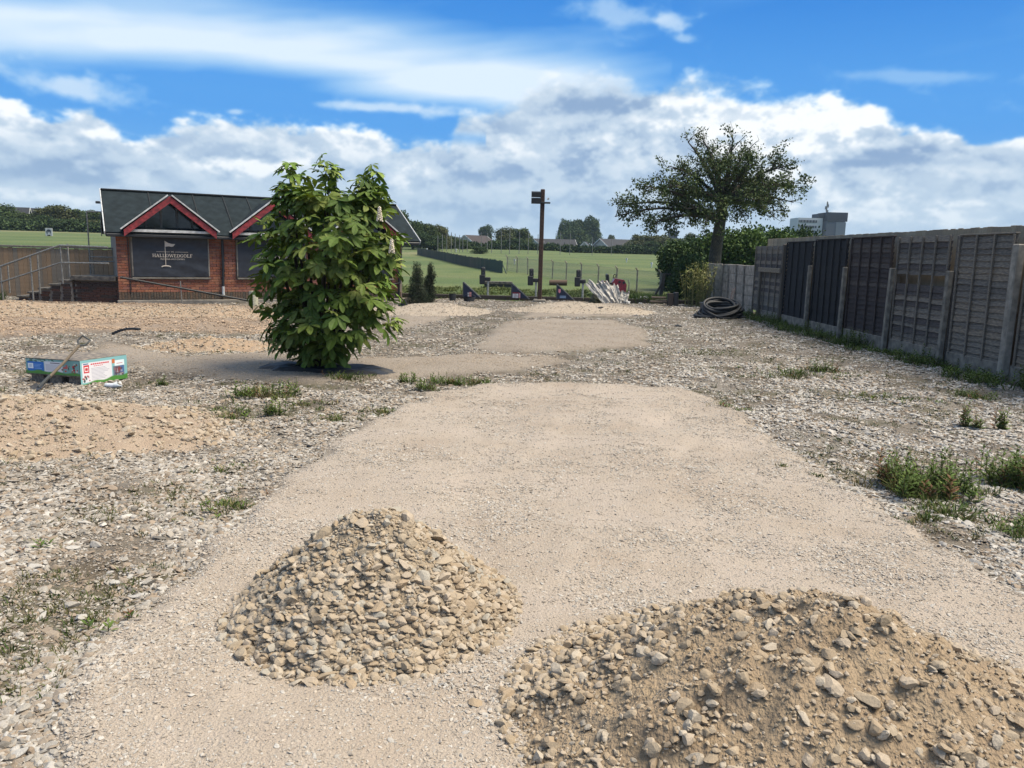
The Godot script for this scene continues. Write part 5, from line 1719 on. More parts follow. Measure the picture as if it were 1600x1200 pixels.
func build_field_things():
	# log roller
	var p = on_field(872, 446)
	var m = MB.new(); m.tube([Vector3(-0.43, 0.13, 0.02), Vector3(-0.42, 0.13, 0.02), Vector3(0.42, 0.14, -0.02), Vector3(0.43, 0.14, -0.02)], [0.11, 0.14, 0.145, 0.12], 16)
	solo("timber_log", "brown timber log lying in the grass by the pole", "log", m, mat(Color(0.13, 0.085, 0.06), 0.9, TX.wood, Vector3(1, 9, 9)), p - Vector3(0, 0.01, 0))
	p = on_field(778, 449)
	var o = thing("low_bench", "low grey topped dark bench on the grass beyond the tees", "bench", p)
	m = MB.new(); m.bbox(xf(Vector3(0, 0.2, 0)), Vector3(1.3, 0.12, 0.3), 0.01); part(o, "top", m.mesh(), MT.slab)
	m = MB.new(); m.bbox(xf(Vector3(0, 0.06, 0.0)), Vector3(1.24, 0.16, 0.24), 0.01); part(o, "base", m.mesh(), MT.black)
	# white distance markers
	var k = 0
	for q in [[667, 393], [713, 394], [804, 413], [979, 410], [1018, 418], [1044, 414], [97, 359]]:
		p = on_field(q[0], q[1])
		m = MB.new(); m.tube([Vector3(0, -0.02, 0), Vector3(0, 0.22, 0), Vector3(0, 0.28, 0)], [0.05, 0.05, 0.03], 8)
		m.tube([Vector3(0, 0.26, 0), Vector3(0, 0.30, 0), Vector3(0, 0.40, 0), Vector3(0, 0.44, 0)], [0.05, 0.11, 0.11, 0.05], 10)
		solo("distance_marker", "small white ball topped marker standing on the range field", "marker", m, MT.white, p, "white markers on the range field")
		k += 1
	# target board far on the left
	p = on_field(77, 369)
	o = thing("target_board", "white square board with dark round emblem on the field", "sign", p)
	var sc = -p.z / 1209.0
	m = MB.new(); m.bbox(xf(Vector3(0, 6.0 * sc, 0)), Vector3(11 * sc, 12 * sc, 0.05), 0.01); part(o, "board", m.mesh(), MT.white)
	m = MB.new(); m.tube([Vector3(0, 6.6 * sc, 0.02), Vector3(0, 6.6 * sc, 0.034)], 3.7 * sc, 24); part(o, "emblem", m.mesh(), mat(Color(0.03, 0.04, 0.06), 0.7))
	m = MB.new(); m.bar(Vector3(-2.6 * sc, 6.0 * sc, 0.04), Vector3(2.6 * sc, 6.0 * sc, 0.04), 0.01, 0.8 * sc, Vector3.UP); part(o, "emblem_bar", m.mesh(), mat(Color(0.5, 0.52, 0.55), 0.7))
	m = MB.new(); m.tube([Vector3(0, 3.6 * sc, 0.036), Vector3(0, 3.6 * sc, 0.045)], 1.7 * sc, 16); part(o, "emblem_ball", m.mesh(), mat(Color(0.5, 0.52, 0.55), 0.7))
	m = MB.new(); m.box(xf(Vector3(0, 1.0 * sc, 0.03)), Vector3(4.4 * sc, 2.4 * sc, 0.02)); part(o, "gap", m.mesh(), mat(Color(0.05, 0.06, 0.05), 0.9))
	# pale fence running back across the field
	var a = on_field(785, 427); var b = on_field(652, 398)
	o = thing("pale_fence", "long low fence of grey green pales across the range field", "fence", a)
	var L = (b - a).length()
	var n = 250
	var pm = []
	for c in [Color(0.085, 0.105, 0.085), Color(0.115, 0.125, 0.1), Color(0.065, 0.09, 0.078), Color(0.14, 0.14, 0.12)]: pm.append(mat(c, 0.9, TX.weather, Vector3(3, 1, 3)))
	var teal = mat(Color(0.045, 0.10, 0.085), 0.8, TX.weather, Vector3(3, 1, 3))
	var turn = atan2(-(b - a).z, (b - a).x)
	var pb = MB.new(); pb.box(I3(), Vector3(L / n * 0.86, 0.8, 0.03))
	var pmesh = pb.mesh()
	for i in n:
		var t = (i + 0.5) / n
		var q = a.lerp(b, t)
		q.y = field_y(q.x, q.z)
		part(o, "pale", pmesh, teal if t < 0.085 or (t < 0.2 and i % 3 == 0) else pm[rng.randi() % 4], Transform3D(Basis(Vector3.UP, turn) * Basis(Vector3(0, 0, 1), R(-0.03, 0.03)), q - a + Vector3(0, 0.36 + R(-0.05, 0.04), 0)))
	m = MB.new(); m.bar(Vector3(0, 0.55, -0.03), Vector3(0.25, 0.0, 0.35), 0.05, 0.05)
	part(o, "brace", m.mesh(), teal)
	# chain link fence with cranked posts, towards the wooden corner post
	var c1 = on_field(792, 424); var c2 = on_field(1030, 462)
	o = thing("wire_fence", "wire mesh fence with cranked concrete posts along the range", "fence", c2)
	var np = 11
	for i in np:
		var t = float(i) / (np - 1)
		var q = c2.lerp(c1, t); q.y = field_y(q.x, q.z)
		m = MB.new()
		m.bar(q - c2 + Vector3(0, -0.1, 0), q - c2 + Vector3(R(-0.03, 0.03), 0.95, 0), 0.06, 0.06)
		m.bar(q - c2 + Vector3(0, 0.95, 0), q - c2 + Vector3(-0.1, 1.06, 0.1), 0.045, 0.045)
		part(o, "post", m.mesh(), MT.concrete_pale)
	m = MB.new()
	var ww = 0.004
	var nseg = 260
	for i in nseg:
		var q0 = c2.lerp(c1, float(i) / nseg); var q1 = c2.lerp(c1, float(i + 4) / nseg)
		q0.y = field_y(q0.x, q0.z); q1.y = field_y(q1.x, q1.z)
		q0 -= c2; q1 -= c2
		m.bar(q0 + Vector3(0, 0.05, 0), q1 + Vector3(0, 0.95, 0), ww, ww)
		m.bar(q0 + Vector3(0, 0.95, 0), q1 + Vector3(0, 0.05, 0), ww, ww)
	for y in [0.05, 0.5, 0.95]:
		for i in 20:
			var q0 = c2.lerp(c1, i / 20.0); var q1 = c2.lerp(c1, (i + 1) / 20.0)
			q0.y = field_y(q0.x, q0.z); q1.y = field_y(q1.x, q1.z)
			m.bar(q0 - c2 + Vector3(0, y, 0), q1 - c2 + Vector3(0, y, 0), 0.007, 0.007)
	part(o, "wire_mesh", m.mesh(), mat(Color(0.16, 0.17, 0.15), 0.6))
	# timber corner post with brace and gate bar
	p = gp(1033, 466); p.z = -30.6; p.x = zp(1033, 466, 30.6).x; p.y = field_y(p.x, p.z)
	o = thing("corner_post", "leaning timber corner post with diagonal brace and top bar", "post", p)
	var tw = mat(Color(0.11, 0.09, 0.07), 0.9, TX.wood, Vector3(8, 1, 8))
	m = MB.new(); m.bar(Vector3(-0.03, -0.1, 0), Vector3(0.06, 1.0, 0), 0.12, 0.12); part(o, "post", m.mesh(), tw)
	m = MB.new(); m.bar(Vector3(-0.34, 0.0, 0.08), Vector3(0.0, 0.62, 0.02), 0.07, 0.07); part(o, "brace", m.mesh(), tw)
	m = MB.new(); m.bar(Vector3(0.06, 0.98, 0), Vector3(0.5, 0.97, 0), 0.05, 0.05); part(o, "top_bar", m.mesh(), tw)
	# tall thin net posts far down the range
	k = 0
	for q in [[684, 392, 24], [691, 392, 26], [698, 392, 28], [705, 393, 30], [711, 393, 28], [718, 393, 26], [723, 393, 26], [730, 393, 24], [752, 393, 30], [761, 394, 30], [768, 394, 28], [783, 395, 34], [796, 396, 36], [811, 396, 34], [825, 396, 34], [840, 396, 30], [875, 397, 34], [890, 397, 32], [925, 398, 28], [955, 398, 26]]:
		p = on_field(q[0], q[1] + 1)
		var hg = q[2] * -p.z / 1209.0
		m = MB.new(); m.tube([Vector3(0, -0.2, 0), Vector3(0, hg, 0)], 0.045, 6)
		solo("net_post", "tall thin grey post of the far range boundary", "post", m, MT.galv, p, "thin posts of the far range boundary")

func I3(): return Transform3D.IDENTITY

# ---------------------------------------------------------------- far side
func far_crown(sd, kind):
	# leaf sprays of a far tree about 1 across and 1 tall, its own lumps and gaps
	var r := RandomNumberGenerator.new(); r.seed = sd
	var lobes = []
	var n = 9 if kind == 0 else 12
	for k in n:
		var a = r.randf() * TAU
		var y = r.randf_range(0.25, 0.85)
		var rr = r.randf_range(0.05, 0.3) * (1.0 - 0.5 * absf(y - 0.45))
		lobes.append([Vector3(cos(a) * rr, y, sin(a) * rr), Vector3(r.randf_range(0.14, 0.24), r.randf_range(0.10, 0.19), r.randf_range(0.14, 0.24))])
	lobes.append([Vector3(0, 0.35, 0), Vector3(0.4, 0.3, 0.4)])
	var buf := PackedFloat32Array()
	for i in 1500:
		var k = r.randi() % lobes.size()
		var d = Vector3(r.randfn(), r.randfn(), r.randfn()).normalized()
		var q = lerpf(0.6, 1.06, pow(r.randf(), 0.6))
		var p = lobes[k][0] + d * lobes[k][1] * q
		if p.y < 0.02: p.y = 0.02 + r.randf() * 0.1
		var b = Basis(Quaternion(Vector3(r.randfn(), r.randfn(), r.randfn()).normalized(), r.randf() * TAU)).scaled(Vector3.ONE * r.randf_range(0.035, 0.075))
		var g = r.randf_range(0.75, 1.25)
		put(buf, b, p, Color(g, g, g))
	var mm := MultiMesh.new()
	mm.transform_format = MultiMesh.TRANSFORM_3D; mm.use_colors = true; mm.mesh = MT.clump
	mm.instance_count = buf.size() / 16; mm.buffer = buf
	return mm

func far_tree(label, u, v_top, width_px, d, crown, m, group):
	var p = zp(u, 400, d); p.y = field_y(p.x, p.z) - 0.1
	var top = zp(u, v_top, d).y
	var H = maxf(top - p.y, 1.0); var W = width_px * d / 1209.0
	var o = thing("far_tree", label, "tree", p, group)
	var t = MB.new(); t.tube([Vector3(0, -0.3, 0), Vector3(0.02 * W, H * 0.35, 0), Vector3(0, H * 0.7, 0)], [0.05 * W + 0.05, 0.035 * W + 0.03, 0.03], 6)
	part(o, "trunk", t.mesh(), MT.barkdark)
	var c := MultiMeshInstance3D.new()
	c.name = "crown"; c.multimesh = crown; c.material_override = m
	c.set_meta("kind", "stuff")
	o.add_child(c)
	c.transform = Transform3D(Basis(Vector3.UP, R(0, TAU)).scaled(Vector3(W, H, W)), Vector3.ZERO)
	return o

func build_far():
	var crowns = []
	for k in 5: crowns.append(far_crown(300 + k, k % 2))
	var ms = []
	for c in [Color(0.05, 0.08, 0.024), Color(0.065, 0.092, 0.03), Color(0.085, 0.095, 0.036), Color(0.042, 0.07, 0.024), Color(0.09, 0.105, 0.045)]:
		var m = leafmat(0.3); m.albedo_color = c.linear_to_srgb(); ms.append(m)
	# [u, top, width, distance, tone]
	var i = 0
	var hedge_l = [[-30, 320, 90, 112, 0], [14, 316, 60, 116, 0], [48, 332, 46, 110, 1], [95, 321, 70, 112, 2], [128, 324, 60, 114, 1], [155, 331, 44, 110, 0], [70, 334, 46, 106, 3], [20, 340, 60, 104, 3], [110, 342, 60, 102, 3], [150, 342, 40, 104, 2], [185, 336, 40, 108, 0]]
	for q in hedge_l:
		far_tree(["dark green", "mid green", "olive", "deep green", "pale green"][q[4]] + (" low" if q[1] > 330 else " tall") + " tree in the row behind the raised bank field", q[0], q[1], q[2], q[3], crowns[i % 5], ms[q[4]], "trees behind the raised bank field"); i += 1
	var mid = [[600, 338, 50, 118, 0], [622, 326, 46, 112, 3], [645, 344, 42, 116, 0], [668, 346, 46, 122, 1], [690, 354, 40, 124, 2], [702, 366, 36, 128, 1], [722, 374, 30, 126, 0], [655, 362, 40, 112, 3], [680, 366, 44, 112, 3], [757, 354, 34, 262, 0], [790, 352, 44, 150, 2], [810, 356, 50, 150, 1], [818, 362, 36, 152, 1], [779, 374, 36, 140, 0], [800, 374, 44, 138, 3], [812, 380, 44, 140, 0], [853, 383, 34, 150, 1], [884, 343, 38, 250, 0], [905, 338, 44, 250, 0], [926, 341, 36, 250, 3], [895, 352, 60, 246, 0], [862, 385, 46, 140, 3], [890, 384, 40, 142, 3], [915, 388, 44, 142, 0], [938, 386, 40, 142, 3], [972, 388, 40, 144, 3], [1000, 366, 46, 150, 2], [1030, 367, 50, 148, 2], [1055, 370, 50, 144, 1], [1020, 378, 46, 138, 3], [1060, 382, 46, 136, 3], [990, 384, 44, 138, 3], [1085, 372, 50, 140, 0], [953, 364, 14, 260, 4], [1075, 366, 30, 170, 4], [985, 372, 30, 200, 4], [748, 385, 34, 100, 3], [1120, 372, 60, 140, 0], [1170, 372, 60, 140, 1], [1220, 372, 60, 140, 0], [1270, 376, 60, 140, 1], [1330, 380, 60, 140, 1]]
	for q in mid:
		far_tree(["dark green", "mid green", "olive", "deep green", "pale green"][q[4]] + ((" low tree" if q[1] > 370 else " tall tree") + " in the belt at the far end of the range" if q[3] < 160 else " tree rising behind the far houses"), q[0], q[1], q[2], q[3], crowns[i % 5], ms[q[4]], "trees at the far end of the range" if q[3] < 160 else "tall trees behind the far houses"); i += 1
	# low hedge under them
	var hm = ms[3]
	for h in [[-40, 200, 101.0, 352, "dark low hedge behind the raised bank field"], [600, 1110, 133.0, 385, "dark low hedge closing the far end of the range"]]:
		var o = thing("far_hedge", h[4], "hedge", zp(h[0], 390, h[2]))
		var buf := PackedFloat32Array()
		var nn = int((h[1] - h[0]) * 9)
		for k in nn:
			var u = R(h[0], h[1])
			var p = zp(u, 390, h[2] + R(-0.6, 0.6)); var g = field_y(p.x, p.z)
			var tall = (zp(u, h[3] + 0.0244 * (u - (h[0] + h[1]) * 0.5), h[2]).y - g) * (1.0 + 0.5 * nz.get_noise_2d(p.x * 0.3, 3.0))
			p.y = g + R(0.0, maxf(tall, 0.5))
			put(buf, rbasis().scaled(Vector3.ONE * R(0.25, 0.5)), p - o.position, Color(1, 1, 1) * R(0.7, 1.2))
		many(o, "foliage", MT.clump, hm, buf)
	# houses beyond
	var tile = mat(Color(0.055, 0.04, 0.037), 0.9, TX.blotch, Vector3.ONE * 0.7); var tile2 = mat(Color(0.035, 0.036, 0.042), 0.9, TX.blotch, Vector3.ONE * 0.7)
	for q in [
		[743, 368, 46, 225.0, 0.9, "white rendered house with a dark roof behind the range", 1.0, true],
		[716, 371, 34, 235.0, 0.2, "dark roofed house half hidden beside the white house", 1.0, false],
		[838, 373, 34, 225.0, 1.2, "house with a white edged gable and dark roof", 1.0, true],
		[872, 374, 46, 230.0, 0.15, "long low house with white windows under dark roof", 1.0, false],
		[914, 378, 20, 228.0, 1.35, "small white gable between far trees", 0.9, true],
		[962, 374, 56, 228.0, 0.5, "wide roofed house with white barge boards", 1.0, true],
		[30, 324, 34, 185.0, 0.3, "larger dark roof over the trees behind the bank field", 1.0, false],
		[70, 326, 30, 190.0, 0.3, "smaller dark roof over the trees behind the bank field", 1.0, false]]:
		house(q[0], q[1], q[2], q[3], q[4], q[5], q[7], tile if int(q[0]) % 2 else tile2)
	# office block
	var d = 300.0
	var p = zp(1284, 400, d); p.y = 2.2
	var o = thing("office_block", "white office block with dark tower and roof mast", "building", p)
	var gx = func(u): return zp(u, 350, d).x - p.x
	var gy = func(v): return zp(1284, v, d).y - p.y
	var wht = mat(Color(0.42, 0.44, 0.46), 0.7); var navy = mat(Color(0.02, 0.026, 0.038), 0.95); var gl = mat(Color(0.07, 0.082, 0.105), 0.9); var band = mat(Color(0.04, 0.05, 0.06), 0.9)
	var x0 = gx.call(1246); var x1 = gx.call(1284.5); var x2 = gx.call(1318)
	var m = MB.new(); m.box(xf(Vector3((x0 + x1) * 0.5, gy.call(341) * 0.5, -4)), Vector3(x1 - x0, gy.call(341), 9)); part(o, "wing", m.mesh(), wht)
	for v in [346.5, 355, 363, 371, 379]:
		m = MB.new(); m.box(xf(Vector3((x0 + x1) * 0.5 - 1.0, gy.call(v), 0.55)), Vector3(x1 - x0 - 2.5, 0.95, 0.2))
		var bnd = part(o, "window_band", m.mesh(), band)
		for k in 7:
			m = MB.new(); m.box(xf(Vector3(x0 + 0.6 + k * 1.15, gy.call(v), 0.68)), Vector3(0.12, 0.95, 0.08)); part(bnd, "mullion", m.mesh(), wht)
	m = MB.new(); m.box(xf(Vector3((x1 + x2) * 0.5, gy.call(346) * 0.5, -2)), Vector3(x2 - x1 - 1.2, gy.call(346), 9)); part(o, "tower", m.mesh(), gl)
	m = MB.new(); m.box(xf(Vector3((x1 + x2) * 0.5 + 2.0, gy.call(347) * 0.5, 2.6)), Vector3((x2 - x1) * 0.45, gy.call(347), 0.3)); part(o, "tower_panel", m.mesh(), mat(Color(0.11, 0.135, 0.165), 0.9))
	m = MB.new()
	m.box(xf(Vector3((x1 + x2) * 0.5 + 0.4, (gy.call(332) + gy.call(346)) * 0.5, -2)), Vector3(x2 - x1 - 0.4, gy.call(332) - gy.call(346), 9.6))
	m.box(xf(Vector3(x1 - 0.2, (gy.call(334) + gy.call(341)) * 0.5, -3)), Vector3(3.0, gy.call(334) - gy.call(341), 7)); part(o, "dark_crown", m.mesh(), navy)
	m = MB.new(); m.tube([Vector3(gx.call(1293), gy.call(333), -2), Vector3(gx.call(1293), gy.call(314), -2)], 0.22, 6)
	for j in 5: m.box(xf(Vector3(gx.call(1293) + R(-0.5, 0.5), gy.call(330 - j * 3), -2)), Vector3(0.5, 1.2, 0.3))
	part(o, "mast", m.mesh(), MT.galv)
	p = zp(1049, 400, 420.0); p.y = 2.0
	m = MB.new(); m.box(xf(Vector3(0, 6.4, 0)), Vector3(4.4, 12.8, 4.4)); m.box(xf(Vector3(0, 12.9, 0)), Vector3(4.8, 0.6, 4.8))
	solo("far_tower", "small dark tower block far behind the trees", "building", m, navy, p)

func house(u, v_top, w_px, d, turn, label, white, tile):
	var p = zp(u, 400, d); p.y = field_y(p.x, p.z) - 0.3
	var H = zp(u, v_top, d).y - p.y
	var L = w_px * d / 1209.0 * 1.05
	var W = L * 0.72
	var o = thing("far_house", label, "house", p, "", turn)
	var eave = H * 0.52
	var rend = mat(Color(0.55, 0.54, 0.5) if white else Color(0.3, 0.2, 0.15), 0.9, TX.blotch, Vector3.ONE * 0.6)
	var m = MB.new()
	m.prism([Vector2(-W * 0.5, 0), Vector2(W * 0.5, 0), Vector2(W * 0.5, eave), Vector2(0, H - 0.15), Vector2(-W * 0.5, eave)], Transform3D(Basis(Vector3(0, 0, -1), Vector3.UP, Vector3(1, 0, 0)), Vector3.ZERO), L)
	part(o, "wall", m.mesh(), rend)
	var s = Vector2(W * 0.5, H - eave)
	for k in [-1.0, 1.0]:
		m = MB.new()
		m.bar(Vector3(0, H, 0), Vector3(0, eave - 0.25, k * (W * 0.5 + 0.35)), L + 0.6, 0.14)
		var r = part(o, "roof", m.mesh(), tile)
		for e in [-1.0, 1.0]:
			m = MB.new()
			m.bar(Vector3(e * (L * 0.5 + 0.34), H - 0.05, 0), Vector3(e * (L * 0.5 + 0.34), eave - 0.3, k * (W * 0.5 + 0.37)), 0.08, 0.28)
			part(r, "barge_board", m.mesh(), MT.white)
	for x in [-0.3, 0.0, 0.3]:
		m = MB.new(); m.box(xf(Vector3(x * L, eave * 0.58, W * 0.5 + 0.02)), Vector3(L * 0.17, eave * 0.42, 0.06))
		var w = part(o, "window", m.mesh(), MT.glass)
		m = MB.new(); m.bar(Vector3(x * L - L * 0.095, eave * 0.58 + eave * 0.23, W * 0.5 + 0.05), Vector3(x * L + L * 0.095, eave * 0.58 + eave * 0.23, W * 0.5 + 0.05), 0.1, 0.12); m.bar(Vector3(x * L - L * 0.095, eave * 0.36, W * 0.5 + 0.05), Vector3(x * L + L * 0.095, eave * 0.36, W * 0.5 + 0.05), 0.1, 0.12)
		part(w, "frame", m.mesh(), MT.white)
	for e in [-1.0, 1.0]:
		m = MB.new(); m.box(xf(Vector3(e * (L * 0.5 + 0.02), eave * 0.75, 0)), Vector3(0.06, eave * 0.45, W * 0.3))
		part(o, "window", m.mesh(), MT.glass)

# ---------------------------------------------------------------- printed box, shovel, bottle
func print_panel(parent, called, a: Vector3, b: Vector3, y0, y1, out: Vector3, im: Image):
	# a printed sheet on a thin board from a to b
	var m = MB.new()
	var A = Vector3(a.x, y0, a.z) + out; var B = Vector3(b.x, y0, b.z) + out
	var C = Vector3(b.x, y1, b.z) + out; var D = Vector3(a.x, y1, a.z) + out
	m.quad(D, C, B, A)
	m.uv = PackedVector2Array([Vector2(0, 0), Vector2(1, 0), Vector2(1, 1), Vector2(0, 0), Vector2(1, 1), Vector2(0, 1)])
	var mt := StandardMaterial3D.new()
	mt.albedo_texture = ImageTexture.create_from_image(im)
	mt.roughness = 0.45
	return part(parent, called, m.mesh(), mt)

func disc(im: Image, cx, cy, rx, ry, c):
	for y in range(int(cy - ry), int(cy + ry) + 1):
		for x in range(int(cx - rx), int(cx + rx) + 1):
			if x < 0 or y < 0 or x >= im.get_width() or y >= im.get_height(): continue
			if pow((x - cx) / rx, 2.0) + pow((y - cy) / ry, 2.0) <= 1.0: im.set_pixel(x, y, c)

func grass_print(im: Image, y0, y1):
	for x in im.get_width():
		var t = lerpf(y0, y1, float(x) / im.get_width()) + 5.0 * sin(x * 0.05) + 3.0 * sin(x * 0.9)
		for y in range(int(t), im.get_height()): im.set_pixel(x, y, Color(0.25, 0.47, 0.2).lerp(Color(0.33, 0.55, 0.25), 0.5 + 0.5 * sin(x * 1.7 + y * 0.8)))

func build_box_and_shovel():
	var A = Vector3(-5.21, 0, -9.2)
	var base = Vector3(A.x, gh(A.x, A.z), A.z)
	var o = thing("printed_box", "low box clad in colourful printed boards with a grey lid", "box", base)
	var a = Vector3.ZERO
	var l = Vector3(-0.75, 0, -0.17)
	var r = Vector3(0.25, 0, -0.63)
	var H = 0.285
	var ply = mat(Color(0.33, 0.30, 0.26), 0.9, TX.weather, Vector3.ONE * 1.5)
	var blk = mat(Color(0.32, 0.3, 0.26), 0.95, TX.weather, Vector3.ONE * 3.0, true, TX.rough, 0.3)
	# lid and inner body
	var m = MB.new()
	var cn = [a, l, l + r, r]
	for i in 4:
		var p = cn[i]; var q = cn[(i + 1) % 4]
		var ctr = (l + r) * 0.5 + Vector3(0, H * 0.5, 0)
		m.quado(p + Vector3(0, H, 0), q + Vector3(0, H, 0), q + Vector3(0, 0.1, 0), p + Vector3(0, 0.1, 0), ctr)
	m.quado(a + Vector3(0, 0.1, 0), l + Vector3(0, 0.1, 0), l + r + Vector3(0, 0.1, 0), r + Vector3(0, 0.1, 0), Vector3(0, 1, 0))
	part(o, "body", m.mesh(), ply)
	m = MB.new()
	for sgn in [0, 1]:
		var y = H + 0.002 + sgn * 0.018
		m.quado(a * 1.0 + Vector3(0, y, 0), l + Vector3(0, y, 0), l + r + Vector3(0, y, 0), r + Vector3(0, y, 0), Vector3(0, -9 if sgn else 9, 0))
	for i in 4:
		m.quado(cn[i] + Vector3(0, H + 0.002, 0), cn[(i + 1) % 4] + Vector3(0, H + 0.002, 0), cn[(i + 1) % 4] + Vector3(0, H + 0.02, 0), cn[i] + Vector3(0, H + 0.02, 0), (l + r) * 0.5 + Vector3(0, H, 0))
	part(o, "lid", m.mesh(), ply)
	for t in [0.16, 0.52, 0.86]:
		for s in [0.13, 0.8]:
			m = MB.new(); m.bbox(Transform3D(Basis(Vector3.UP, atan2(-l.z, l.x)), l * t + r * s + Vector3(0, 0.045, 0)), Vector3(0.18, 0.12, 0.12), 0.008)
			part(o, "block", m.mesh(), blk)
	# prints
	var im := Image.create(384, 96, false, Image.FORMAT_RGB8)
	im.fill(Color(0.45, 0.62, 0.62))
	im.fill_rect(Rect2i(8, 0, 140, 22), Color(0.3, 0.42, 0.4))
	for k in 60: disc(im, R(5, 200), R(2, 20), R(3, 9), R(2, 5), [Color(0.25, 0.4, 0.35), Color(0.5, 0.66, 0.66), Color(0.62, 0.72, 0.7)][rng.randi() % 3])
	im.fill_rect(Rect2i(12, 18, 118, 62), Color(0.12, 0.4, 0.72))
	disc(im, 34, 46, 19, 17, Color(0.85, 0.88, 0.9))
	for k in 3: im.fill_rect(Rect2i(24, 39 + k * 6, 20, 2), Color(0.3, 0.45, 0.7))
	for k in 4: im.fill_rect(Rect2i(60, 34 + k * 9, int(R(40, 62)), 2), Color(0.65, 0.78, 0.9))
	im.fill_rect(Rect2i(134, 12, 130, 68), Color(0.82, 0.82, 0.84))
	im.fill_rect(Rect2i(176, 19, 70, 5), Color(0.3, 0.25, 0.3))
	for k in 6: im.fill_rect(Rect2i(144, 32 + k * 7, int(R(80, 110)), 2), Color(0.55, 0.55, 0.6))
	grass_print(im, 74, 82)
	for k in 26: disc(im, R(262, 372), R(22, 78), R(3, 9), R(4, 9), [Color(0.6, 0.14, 0.16), Color(0.8, 0.72, 0.7), Color(0.5, 0.38, 0.32), Color(0.18, 0.2, 0.24), Color(0.75, 0.3, 0.3), Color(0.35, 0.5, 0.42)][rng.randi() % 6])
	var nl = Vector3(-l.z, 0, l.x).normalized()
	if nl.z < 0: nl = -nl
	print_panel(o, "printed_board", l, a, 0.115, H + 0.01, nl * 0.006, im)
	im = Image.create(320, 144, false, Image.FORMAT_RGB8)
	im.fill(Color(0.5, 0.7, 0.72))
	im.fill_rect(Rect2i(12, 16, 200, 116), Color(0.84, 0.84, 0.86))
	im.fill_rect(Rect2i(22, 30, 36, 46), Color(0.75, 0.2, 0.24))
	im.fill_rect(Rect2i(28, 40, 24, 28), Color(0.88, 0.86, 0.86)); disc(im, 40, 54, 8, 8, Color(0.72, 0.25, 0.28))
	im.fill_rect(Rect2i(20, 20, 34, 6), Color(0.2, 0.3, 0.5))
	for k in 9: im.fill_rect(Rect2i(70 + k * 14, 24, 11, 8), Color(0.76, 0.22, 0.27))
	for k in 5: im.fill_rect(Rect2i(90 + k * 13, 38, 10, 4), Color(0.76, 0.3, 0.34))
	for k in 9: im.fill_rect(Rect2i(72, 52 + k * 8, int(R(80, 122)), 2), Color(0.55, 0.55, 0.62))
	disc(im, 266, 42, 34, 18, Color(0.86, 0.9, 0.92)); im.fill_rect(Rect2i(246, 42, 42, 3), Color(0.7, 0.3, 0.32))
	im.fill_rect(Rect2i(220, 58, 78, 64), Color(0.4, 0.44, 0.5)); im.fill_rect(Rect2i(236, 64, 52, 40), Color(0.45, 0.28, 0.32)); im.fill_rect(Rect2i(270, 60, 26, 40), Color(0.3, 0.42, 0.62))
	for k in 22: disc(im, R(224, 292), R(64, 116), R(3, 8), R(3, 8), [Color(0.5, 0.25, 0.25), Color(0.3, 0.3, 0.36), Color(0.6, 0.6, 0.62)][rng.randi() % 3])
	grass_print(im, 138, 112)
	for k in 12: disc(im, R(14, 60), R(90, 128), R(3, 8), R(4, 9), [Color(0.25, 0.35, 0.35), Color(0.65, 0.66, 0.62), Color(0.6, 0.3, 0.3)][rng.randi() % 3])
	im.fill_rect(Rect2i(214, 14, 20, 26), Color(0.75, 0.42, 0.25))
	var nr = Vector3(-r.z, 0, r.x).normalized()
	if nr.z < 0: nr = -nr
	print_panel(o, "printed_board", a, r, 0.0, H + 0.015, nr * 0.006, im)
	# shovel leaning on the box
	var tip = gp(24, 612); tip.y = gh(tip.x, tip.z) + 0.01
	var top = zp(135, 528, 9.39)
	var s = thing("shovel", "long handled shovel leaning on the printed box", "shovel", tip)
	var e = top - tip
	var neck = zp(63, 603, 8.93) - tip
	var sh = (e - neck).normalized()
	var wd = mat(Color(0.24, 0.19, 0.13), 0.8, TX.wood, Vector3.ONE * 6.0)
	m = MB.new(); m.tube([neck, neck.lerp(e, 0.5) + Vector3(0, -0.015, 0), e - sh * 0.12], [0.019, 0.017, 0.016], 10); part(s, "shaft", m.mesh(), wd)
	var side = sh.cross(Vector3(0, 0, 1)).normalized()
	var g = part(s, "grip", tube_mesh([e - sh * 0.13, e - sh * 0.08 + side * 0.05, e + side * 0.055, e - side * 0.055, e - sh * 0.08 - side * 0.05, e - sh * 0.13], 0.013), MT.frame)
	m = MB.new(); m.tube([neck - sh * 0.02, neck + sh * 0.16], [0.024, 0.02], 10); part(s, "socket", m.mesh(), MT.frame)
	m = MB.new()
	var fw = -Vector3(neck.x, 0.02, neck.z).normalized()
	var sd = fw.cross(Vector3.UP).normalized()
	var rows = [[0.0, 0.07, 0.0], [0.06, 0.115, -0.035], [0.18, 0.12, -0.07], [0.29, 0.11, -0.08], [0.34, 0.07, -0.085]]
	for i in rows.size() - 1:
		for k in 4:
			var q = []
			for w in [[i, k], [i + 1, k], [i + 1, k + 1], [i, k + 1]]:
				var rr = rows[w[0]]
				var x = (w[1] / 4.0 - 0.5) * 2.0
				q.append(neck + fw * rr[0] + sd * (x * rr[1]) + Vector3(0, rr[2] + 0.03 * x * x, 0))
			m.quado(q[0], q[1], q[2], q[3], Vector3(0, -5, 0))
	part(s, "blade", m.mesh(), mat(Color(0.16, 0.15, 0.14), 0.45, TX.blotch, Vector3.ONE * 4.0, true, null, 0, 0.7))
	# bottle lying by the box
	var bt = gp(176, 602); bt.y = gh(bt.x, bt.z) + 0.03
	var b = thing("plastic_bottle", "pale plastic bottle lying against the printed box", "bottle", bt)
